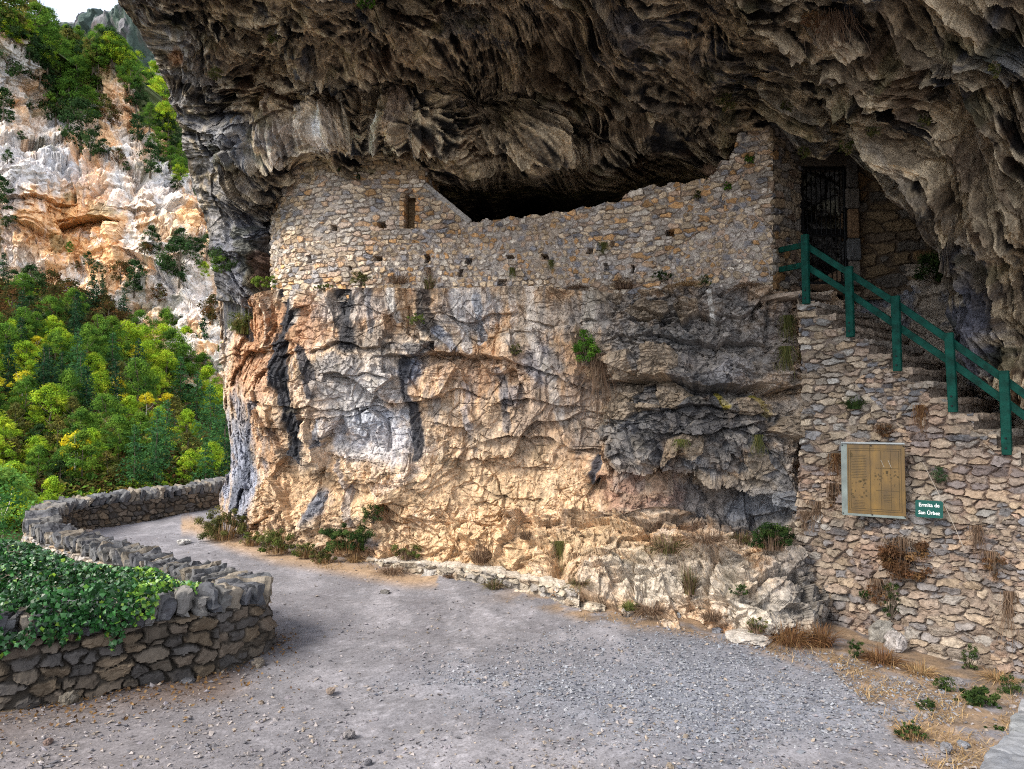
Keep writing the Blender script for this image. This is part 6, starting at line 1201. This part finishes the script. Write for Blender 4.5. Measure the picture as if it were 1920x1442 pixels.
PL = [(T_, 'tuft', 1385, 1010, 60, 30, 'dull grass tuft on the shelf between mound and corner shrub', OLVG, 'grass', None), (T_, 'tuft', 1330, 1165, 50, 34, 'dry brown tuft between the fallen white stones and rock', DRYB, 'grass', None), (S_, 'mixed', 1415, 1185, 46, 34, 'small dry shrub left of the rusty brush', OLVG, 'shrub', DRYB), (T_, 'tuft', 985, 1010, 40, 30, 'sparse dry tuft on the yellow boulder shoulder', DRYB, 'grass', None), (Wd, 'bush', 1380, 1112, 40, 26, 'small dark green plant in the crumbled rock beside the stair wall', GRN, 'plant', None), (S_, 'mixed', 610, 1052, 60, 30, 'straw mixed low shrub in front of the bramble', OLVG, 'shrub', DRY), (S_, 'mixed', 475, 1020, 50, 30, 'little straw shrub between the heath shrub and the olive one', GRS, 'shrub', DRY),
      (Wd, 'bush', 1730, 1330, 40, 30, 'small green weed in the straw left of the low patch', GRN, 'plant', None), (T_, 'tuft', 1650, 1240, 90, 40, 'brown dry tuft in front of the wall foot rocks', REDB, 'grass', None), (T_, 'tuft', 1720, 1262, 80, 36, 'straw tuft below the angular white rock', DRY, 'grass', None), (T_, 'tuft', 1870, 1275, 70, 34, 'straw tuft at the right border wall foot', DRY, 'grass', None), (Wd, 'vine', 1855, 1030, 50, 60, 'brown leaved creeper patch on the far right wall', REDB, 'vine', DRYB), (Wd, 'vine', 1640, 1080, 50, 60, 'sparse brown creeper left of the tall green wall plant', REDB, 'vine', DRYB), (Wd, 'vine', 1560, 905, 36, 60, 'rust stems clinging left of the board', REDB, 'vine', DRYB), (Wd, 'vine', 1650, 790, 40, 30, 'dead leaves over the board top', REDB, 'vine', DRYB),
      (S_, 'mixed', 425, 1008, 105, 66, 'wide dry heath like shrub at the path bend by the cliff corner', OLVG, 'shrub', DRY), (S_, 'mixed', 523, 1034, 68, 56, 'round olive shrub at the cliff foot right of the bend', GRS, 'shrub', DRY), (S_, 'mixed', 575, 1042, 50, 34, 'low straw edged shrub under the black and blue rock block', GRS, 'shrub', DRY),
      (S_, 'bush', 650, 1036, 110, 62, 'dark green bramble spreading at the foot of the cliff', GRN, 'shrub', DRY), (S_, 'bush', 700, 985, 46, 46, 'small green bush growing above the bramble on the cliff', GRN, 'shrub', None), (T_, 'tuft', 668, 1052, 40, 30, 'straw coloured tuft in front of the bramble', DRY, 'grass', None),
      (S_, 'mixed', 765, 1044, 60, 38, 'dull green shrub right of the dark boulder', GRS, 'shrub', DRYB), (T_, 'tuft', 738, 1072, 70, 30, 'brown grass tuft leaning over the kerb wall start', DRYB, 'grass', None), (T_, 'tuft', 897, 1050, 60, 52, 'grey brown twiggy tuft behind the kerb wall', DRYB, 'grass', None),
      (T_, 'tuft', 927, 1102, 46, 34, 'dark brown grass tuft in front of the kerb wall', OLVG, 'grass', None), (T_, 'tuft', 845, 1080, 26, 16, 'tiny dry tuft on the kerb face', DRYB, 'grass', None), (T_, 'hang', 1050, 1010, 52, 68, 'grass beard hanging in the cleft between yellow boulders', OLVG, 'grass', None), (T_, 'tuft', 1082, 1098, 56, 26, 'dull tuft in the shadowed corner above the kerb end', OLVG, 'grass', None),
      (T_, 'tuft', 1250, 1030, 100, 50, 'brown grass mound on the boulder shelf', OLVG, 'grass', None), (T_, 'tuft', 1325, 1012, 100, 36, 'dry grass band below the dark overhung ledge', DRYB, 'grass', None), (S_, 'mixed', 1440, 1028, 90, 56, 'green shrub in the dark corner beside the stair wall', GRN, 'shrub', DRYB), (T_, 'tuft', 1290, 1110, 36, 70, 'tall thin weed in a boulder cleft', OLVG, 'grass', None),
      (T_, 'tuft', 1215, 1146, 80, 38, 'brown dry tuft at the foot of the pale boulders', DRYB, 'grass', None), (T_, 'tuft', 1175, 1140, 30, 26, 'olive tuft left of the brown one at the boulder foot', GRS, 'grass', None), (S_, 'tuft', 1475, 1200, 110, 56, 'rusty dry brush beside the pale rock tongue', REDB, 'shrub', None), (S_, 'tuft', 1535, 1205, 70, 60, 'rust brown dry brush against the stair wall foot', REDB, 'shrub', None),
      (Wd, 'bush', 1602, 1232, 32, 50, 'upright dark green weed at the wall foot by the straw', GRN, 'plant', None), (Wd, 'bush', 1765, 1295, 44, 40, 'dark green weed left of the ground cover patch', GRN, 'plant', None), (Wd, 'bush', 1825, 1318, 100, 42, 'low spreading dark green patch at the straw edge', GRN, 'plant', None), (Wd, 'bush', 1890, 1300, 60, 48, 'dark green leafy clump near the wall corner', GRN, 'plant', None), (Wd, 'bush', 1815, 1255, 34, 60, 'narrow green plant climbing the wall foot', GRN, 'plant', None),
      (Wd, 'mixed', 1703, 1376, 76, 34, 'grey green cushion weed with tall dry stalks on the gravel edge', GRN, 'plant', DRY), (Wd, 'bush', 1860, 1368, 50, 18, 'flat green weed beside the grey corner slab', GRN, 'plant', None),
      (Wd, 'bush', 1667, 1160, 36, 90, 'tall narrow green plant growing on the stair wall', GRN, 'plant', None), (Wd, 'bush', 1620, 1120, 30, 22, 'tiny green sprig on the lower stair wall', GRN, 'plant', None), ('fern', 'tuft', 1597, 765, 52, 40, 'green fern like rosette on the stair wall above the board', GRN, 'fern', None), (Wd, 'bush', 1757, 905, 36, 36, 'round grey green cushion plant above the green sign', ((.05, .09, .04), (.07, .11, .05)), 'plant', None),
      ('dry_vine', 'hang', 1528, 940, 62, 90, 'hanging beard of dry stems at the stair wall corner', DRYB, 'vine', None), ('dry_vine', 'hang', 1505, 960, 44, 60, 'shorter dry beard left of the hanging stems', DRYB, 'vine', None), ('dry_vine', 'vine', 1690, 1005, 110, 95, 'rust leaved creeper below the information board', REDB, 'vine', DRYB), ('dry_vine', 'hang', 1720, 758, 30, 62, 'dry brown stems dangling above the board', REDB, 'vine', None), ('dry_vine', 'hang', 1885, 1110, 36, 130, 'long dark dry root beard on the right wall', DRYB, 'vine', None),
      ('dry_vine', 'hang', 1825, 985, 30, 60, 'grey dry stems right of the green sign', DRYB, 'vine', None), ('dry_vine', 'hang', 1650, 800, 60, 26, 'dead twigs caught above the board top', DRYB, 'vine', None), ('dry_vine', 'hang', 1560, 850, 30, 60, 'reddish dry stems left of the board', REDB, 'vine', None),
      (T_, 'hang', 1475, 650, 40, 76, 'olive grass beard hanging left of the stair wall top', OLVG, 'grass', None), (T_, 'hang', 1480, 590, 40, 60, 'small creeper beside the top of the stair wall', OLVG, 'grass', None), (T_, 'hang', 1420, 815, 20, 44, 'small olive tuft hanging on the dark rock', OLVG, 'grass', None), (T_, 'hang', 1270, 820, 34, 20, 'pale green tuft on the lip of the dark ledge', GRS, 'grass', None),
      (S_, 'bush', 1098, 690, 62, 92, 'bright green bush growing from the middle of the cliff', BRT, 'shrub', None), ('dry_vine', 'hang', 1120, 660, 64, 160, 'long curtain of dry stems under the bright cliff bush', DRYB, 'vine', None),
      (S_, 'bush', 497, 542, 62, 32, 'yellow green bush on the ledge at the hermitage corner', ((.16, .22, .04), (.11, .17, .03)), 'shrub', None), (S_, 'mixed', 455, 625, 60, 60, 'grassy green shrub below the ledge on the left rim', GRS, 'shrub', GRS), (S_, 'bush', 425, 520, 66, 66, 'dark bush at the foot of the grey rock pillar', ((.05, .09, .03), (.10, .17, .03)), 'shrub', None), (Wd, 'bush', 605, 547, 44, 14, 'low moss green cushion on the ledge under the chapel', ((.10, .14, .02), (.07, .11, .02)), 'plant', None),
      (Wd, 'bush', 678, 540, 48, 34, 'weedy clump at the wall base above the black stain', OLVG, 'plant', None), (Wd, 'tuft', 745, 535, 50, 34, 'dry weeds at the wall base right of the clump', DRYB, 'plant', None), (Wd, 'tuft', 803, 545, 30, 40, 'thin weed hanging over the ledge', OLVG, 'plant', None), (Wd, 'bush', 786, 612, 42, 24, 'round olive cushion plant on the cliff above the dark slab', ((.10, .15, .03), (.14, .17, .05)), 'plant', None), (T_, 'tuft', 845, 664, 78, 34, 'dry brown grass on the dark slab ledge', DRYB, 'grass', None),
      (T_, 'tuft', 903, 672, 30, 22, 'small brown tuft right of the slab ledge', DRYB, 'grass', None), (Wd, 'bush', 968, 668, 26, 28, 'small dark olive plant on the cliff centre', OLVG, 'plant', None), (T_, 'tuft', 1165, 543, 62, 40, 'brown grass clump on the ledge centre', DRYB, 'grass', None), (Wd, 'bush', 1243, 534, 46, 24, 'green clump on the ledge right of the brown grass', GRN, 'plant', None), (Wd, 'bush', 1325, 534, 30, 24, 'small green clump on the ledge near the pier', GRN, 'plant', None), (T_, 'tuft', 1285, 538, 60, 20, 'pale dry grass between two green clumps on the ledge', DRY, 'grass', None), (T_, 'tuft', 1400, 540, 70, 16, 'thin dry grass under the corner pier', DRYB, 'grass', None), (T_, 'tuft', 1080, 540, 50, 16, 'thin dry grass on the ledge left of centre', DRYB, 'grass', None),
      (Wd, 'bush', 1400, 312, 20, 22, 'tiny green plant high on the tall wall end', BRT, 'plant', None), (Wd, 'bush', 1360, 362, 16, 22, 'tiny green plant on the wall under its step', BRT, 'plant', None), (Wd, 'bush', 1303, 372, 16, 20, 'tiny brownish plant below the wall top', OLVG, 'plant', None), (Wd, 'hang', 1128, 460, 20, 26, 'dark tuft in the middle of the rubble wall', OLVG, 'plant', None), (Wd, 'hang', 957, 500, 16, 24, 'dark tuft in a wall hole near the low centre', OLVG, 'plant', None), (Wd, 'hang', 1035, 485, 14, 22, 'dark little tuft under a wall hole', OLVG, 'plant', None), (Wd, 'hang', 800, 505, 16, 26, 'brown tuft under the hole near the arched niche', DRYB, 'plant', None), (Wd, 'bush', 636, 325, 10, 16, 'tiny green sprig high on the rounded wall', GRN, 'plant', None), (Wd, 'bush', 676, 336, 10, 14, 'second tiny sprig on the rounded wall, lower right', GRN, 'plant', None),
      (Wd, 'vine', 1508, 272, 30, 30, 'small leafy plant hanging above the iron gate', GRS, 'plant', None), (Wd, 'vine', 1583, 262, 32, 34, 'leafy plant hanging right of the gate on the arch edge', GRS, 'plant', None), (S_, 'bush', 1752, 532, 96, 74, 'green bush in the shade under the rock arch', GRN, 'shrub', None), (Wd, 'vine', 1468, 196, 34, 26, 'small plant at the top of the corner pier', OLVG, 'plant', None), (Wd, 'vine', 1632, 235, 30, 26, 'tuft on the arch above the gate', OLVG, 'plant', None), (Wd, 'vine', 1730, 210, 26, 36, 'tuft in the hollow high on the arch', OLVG, 'plant', None),
      ('dry_bush', 'hang', 1560, 30, 110, 90, 'dead branching bush hanging from the ceiling rock', DRYB, 'shrub', None), ('dry_vine', 'vine', 1520, 30, 60, 50, 'rust leaves beside the dead ceiling bush', REDB, 'vine', None), (Wd, 'vine', 690, 6, 44, 28, 'bright green moss clump on the ceiling rim', BRT, 'plant', None), (Wd, 'vine', 520, 70, 30, 24, 'dull green moss tuft on the ceiling', OLVG, 'plant', None), (Wd, 'vine', 1860, 120, 24, 40, 'tuft on the ceiling near the right border', OLVG, 'plant', None), (Wd, 'vine', 405, 130, 34, 30, 'olive tuft on the overhang lip', OLVG, 'plant', None), (Wd, 'vine', 1355, 180, 50, 40, 'straggly greenery where the ceiling meets the tall wall end', OLVG, 'plant', None), (Wd, 'tuft', 1325, 330, 34, 30, 'bare twigs on top of the wall step', DRYB, 'plant', None)]
for (nm, kd, x, y, w_, h_, lb, cols, cat, c2) in PL:
    at = None
    if y > 1225: at = gpt(x, y)
    plant(nm, kd, x, y, w_, h_, lb, cols, cat, at=at, cols2=c2, density=1.5 if w_ > 80 else 1.0)

# ---------------- ground cover, gravel, litter, loose stones
from mathutils import noise as _mn
def inplat(X, Y):
    d, _ = dist_poly(X, Y, wc[::3]); return inside(X, Y, PLAT) & (d > .34)
def cliffline(X, Y):
    px, py, _ = proj(np.stack([X, Y, zg0(X, Y)], -1)); return py > ip([(300, 930), (412, 968), (470, 995), (600, 1030), (700, 1050), (1000, 1108), (1100, 1140), (1350, 1200), (1430, 1215), (1560, 1225), (1700, 1262), (1920, 1310), (2300, 1400)])(px) - 4, px, py
def chips(name, X, Y, size, col, mat, label, cat, flat=.55, lift=.3):
    n = len(X); base = np.array([(1, 0, 0), (-.9, .2, 0), (.1, 1, .1), (0, -1, -.1), (.1, .1, 1), (-.1, 0, -1.)]); Fb = np.array([(0, 2, 4), (2, 1, 4), (1, 3, 4), (3, 0, 4), (2, 0, 5), (1, 2, 5), (3, 1, 5), (0, 3, 5)])
    V = base[None] * (1 + .55 * rng.normal(size=(n, 6, 1)) * .6); V = V * (size[:, None, None] * .5) * np.stack([rng.uniform(.6, 1.3, n), rng.uniform(.6, 1.2, n), rng.uniform(.4, .9, n) * flat * 1.4], 1)[:, None]
    a = rng.random(n) * 6.28; ca, sa = np.cos(a)[:, None], np.sin(a)[:, None]; tx = rng.normal(size=(n, 2)) * .25; x = V[..., 0] * ca - V[..., 1] * sa; y = V[..., 0] * sa + V[..., 1] * ca; z = V[..., 2] + tx[:, :1] * x + tx[:, 1:] * y
    P0 = np.stack([X, Y, 0 * X], -1); zz = zg0(X, Y) + .05 * fbm(P0, .5, 3, 5) + .018 * fbm(P0, 3.5, 3, 9)
    V = np.stack([x + X[:, None], y + Y[:, None], z + (zz + size * lift * flat)[:, None]], -1)
    o = mk(name, V.reshape(-1, 3), (Fb[None] + np.arange(n)[:, None, None] * 6).reshape(-1, 3), mat, None, np.repeat(col, 6, 0)); return tag(o, label, cat, kind='stuff')
def scatter_px(n, x0, x1, y0, y1, fn):
    px = rng.uniform(x0, x1, n); py = y0 + (y1 - y0) * rng.random(n); m = rng.random(n) < fn(px, py); px, py = px[m], py[m]; X, D = ground_ray(px, py, zg0); ok = inplat(X, D) & cliffline(X, D)[0]; return X[ok], D[ok], px[ok], py[ok]
GM = mat_attr('gravel_mat', bump=.2, bscale=60, var=.15, vscale=30)
gz = lambda x, y: sstep(-.25, .7, 1 - np.abs(x - 1330) / 640 - np.abs(y - (1295 + .05 * (x - 1200))) / 165 + .35 * fbm(np.stack([x / 120, y / 40, 0 * x], -1), 1, 3, 1500))
X, Y, px, py = scatter_px(52000, 700, 1800, 1130, 1460, lambda x, y: gz(x, y) * np.clip((1500 - y) / 330, .35, 1))
chips('gravel', X, Y, .014 + .032 * rng.random(len(X)) ** 2.2, pal(((.20, .21, .235), (.155, .165, .19), (.26, .262, .28), (.18, .182, .20), (.11, .115, .14)), len(X), .25), GM, 'blue grey gravel strewn over the middle of the path', 'gravel')
X, Y, px, py = scatter_px(60000, -50, 1920, 930, 1460, lambda x, y: np.clip((y - 850) / 600, .15, 1) * .9 * np.clip(.45 + .8 * fbm(np.stack([x / 160, y / 50, 0 * x], -1), 1, 3, 1510), .1, 1))
chips('loose_grit', X, Y, .011 + .045 * rng.random(len(X)) ** 5, pal(((.22, .20, .20), (.18, .165, .18), (.27, .24, .23), (.13, .125, .135), (.24, .20, .165)), len(X), .3), GM, 'small stone grit scattered across the worn path', 'grit')
# straw
X, Y, px, py = scatter_px(26000, 900, 1960, 1120, 1450, lambda x, y: (y < ip([(900, 1130), (1000, 1150), (1100, 1172), (1300, 1192), (1420, 1215), (1560, 1262), (1640, 1330), (1700, 1400), (1760, 1450), (1960, 1500)])(x) + 10 * np.sin(x / 23)) * (.2 + .8 * (x > 1380)) * np.clip(.45 + 1.3 * fbm(np.stack([x / 90, y / 30, 0 * x], -1), 1, 3, 1540), .04, 1))
def straw(name, X, Y, L, cols, label, flat=.35):
    n = len(X); a = rng.random(n) * 6.28; L = L * (.4 + rng.random(n)); el_ = np.abs(rng.normal(size=n)) * flat; z = zg0(X, Y) + .05 * fbm(np.stack([X, Y, 0 * X], -1), .5, 3, 5) + .01 * rng.random(n)
    p0 = np.stack([X, Y, z], 1); d = np.stack([np.cos(a) * np.cos(el_), np.sin(a) * np.cos(el_), np.sin(el_)], 1); s = np.stack([-np.sin(a), np.cos(a), 0 * a], 1) * .0028
    V = np.stack([p0 - s, p0 + s, p0 + d * L[:, None] * .5 + s * .8 + np.array([0, 0, .012]), p0 + d * L[:, None] * .5 - s * .8 + np.array([0, 0, .012]), p0 + d * L[:, None]], 1); i = np.arange(n)[:, None] * 5
    F4 = [list(map(int, r)) for r in np.concatenate([i + np.array([[0, 1, 2, 3]])])] + [list(map(int, r)) for r in (i + np.array([[3, 2, 4]]))]
    return tag(mk(name, V.reshape(-1, 3), F4, DRYM, None, np.repeat(pal(cols, n, .3), 5, 0)), label, 'dry grass', kind='stuff')
straw('dry_grass', X, Y, .11, ((.34, .235, .12), (.26, .17, .085), (.40, .29, .16), (.19, .125, .07)), 'golden straw and dead grass at the foot of the right wall')
X, Y, px, py = scatter_px(9000, 340, 760, 960, 1085, lambda x, y: (np.abs(y - ip([(340, 975), (420, 1010), (520, 1042), (640, 1062), (760, 1085)])(x)) < 14) * sstep(-.1, .35, fbm(np.stack([x / 45, y / 20, 0 * x], -1), 1, 3, 1530)))
straw('straw_fringe', X, Y, .10, DRY, 'pale dead grass fringe along the left cliff foot', .6)
# leaf litter
X, Y, px, py = scatter_px(9000, -60, 560, 1190, 1442, lambda x, y: np.exp(-np.maximum(y - ip([(-60, 1345), (0, 1335), (105, 1312), (274, 1290), (430, 1255), (520, 1215), (560, 1190)])(x), 0) / 20.) * 1.0 + .012)
P = np.stack([X, Y, zg0(X, Y) + .05 * fbm(np.stack([X, Y, 0 * X], -1), .5, 3, 5) + .012 + .02 * rng.random(len(X))], -1)
tag(leafmesh('leaf_litter', P, np.array([0, 0, 1.]) + .5 * rng.normal(size=P.shape), .035 * (.5 + rng.random(len(P))), pal(((.12, .07, .035), (.18, .10, .04), (.08, .05, .035), (.22, .14, .07)), len(P), .3), DRYM), 'brown fallen leaves along the near parapet foot', 'fallen leaves', kind='stuff')
def ico(sub=3):
    import bmesh; bm = bmesh.new(); bmesh.ops.create_icosphere(bm, subdivisions=sub, radius=1); V = np.array([v.co[:] for v in bm.verts]); Fq = np.array([[v.index for v in f.verts] for f in bm.faces]); bm.free(); return V, Fq
IV, IF = ico(4)
def stone(name, px, py, wpx, hpx, label, col, cat='stone', at=None, flat=None, group=None):
    P = np.array(gpt(px, py)) if at is None else np.array(at); k = P[1] / F; sx = wpx * k / 2; sz = hpx * k / 2; sd = px * .37 + py * .11; V = IV + 0; pn = (V + sd).astype(np.float32)
    f = .5 + .28 * facets(pn, 1.3, 1, 3, 1.6)[0] + .08 * facets(pn, 3.5, 1, 4, 1.4)[0] + .5; V = V * f[:, None]; V = np.sign(V) * np.abs(V) ** .8
    V = V * np.array([sx, sx * .8, sz * 1.15]); C = np.array(col) * (1 + .2 * fbm(pn, 2, 3, 5))[:, None]; o = mk(name, V, IF, ROCK, None, C); o.location = (P[0], P[1], P[2] + sz * .75); o.rotation_euler = (0, 0, sd); return tag(o, label, cat, group)
for a in [(130, 1318, 34, 26, 'flat pale slab leaning at the near parapet foot', (.22, .19, .15)), (350, 1280, 28, 10, 'thin dark slate lying near the parapet base', (.13, .13, .14)), (484, 1248, 26, 14, 'brown stone at the foot of the parapet nose', (.2, .17, .14)), (722, 1112, 16, 7, 'dark stone on the pale bump of the path', (.16, .15, .14)), (718, 1030, 44, 26, 'dark blue grey boulder at the cliff foot', (.13, .14, .16)),
          (1178, 1156, 24, 18, 'squared pale grey stone at the boulder foot', (.42, .38, .34)), (1215, 1154, 30, 17, 'pointed pinkish white stone beside the squared one', (.52, .45, .40)), (1273, 1158, 9, 10, 'small upright grey pebble in the straw', (.35, .36, .38)), (1372, 1178, 24, 12, 'smooth pale oval stone by the rock tongue', (.45, .41, .37)), (1345, 1186, 18, 10, 'dark grey chip stone by the oval one', (.2, .2, .22)), (1250, 1150, 16, 8, 'flat grey stone between white one and pebble', (.36, .33, .30)),
          (620, 1296, 18, 8, 'tan stone lying on the left half of the path', (.28, .22, .18)), (490, 1318, 10, 7, 'small brown stone below the parapet nose', (.25, .2, .16)), (690, 1432, 16, 11, 'dark stone at the bottom edge of the path', (.16, .155, .17)), (948, 1284, 16, 7, 'pale stone in the path centre', (.35, .31, .28)), (1256, 1442, 18, 12, 'tan pebble at the bottom centre', (.34, .28, .22)), (655, 1378, 22, 9, 'flat grey stone in the lower path', (.24, .22, .22)), (233, 977, 22, 15, 'pale block fallen at the far parapet foot', (.30, .24, .2)), (165, 999, 16, 8, 'light stone at the inner parapet bend', (.36, .3, .26)),
          (1680, 1218, 40, 34, 'pale angular rock jutting from the wall foot', (.46, .42, .40)), (1655, 1202, 44, 40, 'grey split block at the wall foot', (.30, .28, .25)), (1715, 1210, 50, 18, 'low grey wedge beside the angular rock', (.36, .33, .31)), (1792, 1285, 26, 16, 'dark grey stone near the green weeds', (.24, .22, .22)), (1642, 1286, 18, 9, 'small grey stone in the straw', (.3, .28, .28)), (1775, 1405, 22, 14, 'grey stone by the straw edge', (.24, .24, .26)), (1806, 1398, 20, 11, 'bluish stone right of the grey one', (.22, .23, .26)), (345, 1018, 24, 8, 'white flat stone by the shrub at the bend', (.5, .48, .46)), (480, 1012, 22, 9, 'white slab between the first two shrubs', (.52, .5, .48)), (90, 1395, 16, 12, 'reddish stone at the lower left', (.27, .19, .16)), (1405, 1196, 90, 14, 'flat tongue of pale bedrock reaching onto the gravel', (.52, .47, .42)), (1440, 1175, 70, 30, 'pale rounded rock behind the bedrock tongue', (.50, .46, .41)), (1110, 1142, 44, 14, 'low pale rock at the kerb end', (.54, .46, .36))]:
    stone('stone', *a)
print('objects', len(bpy.data.objects))
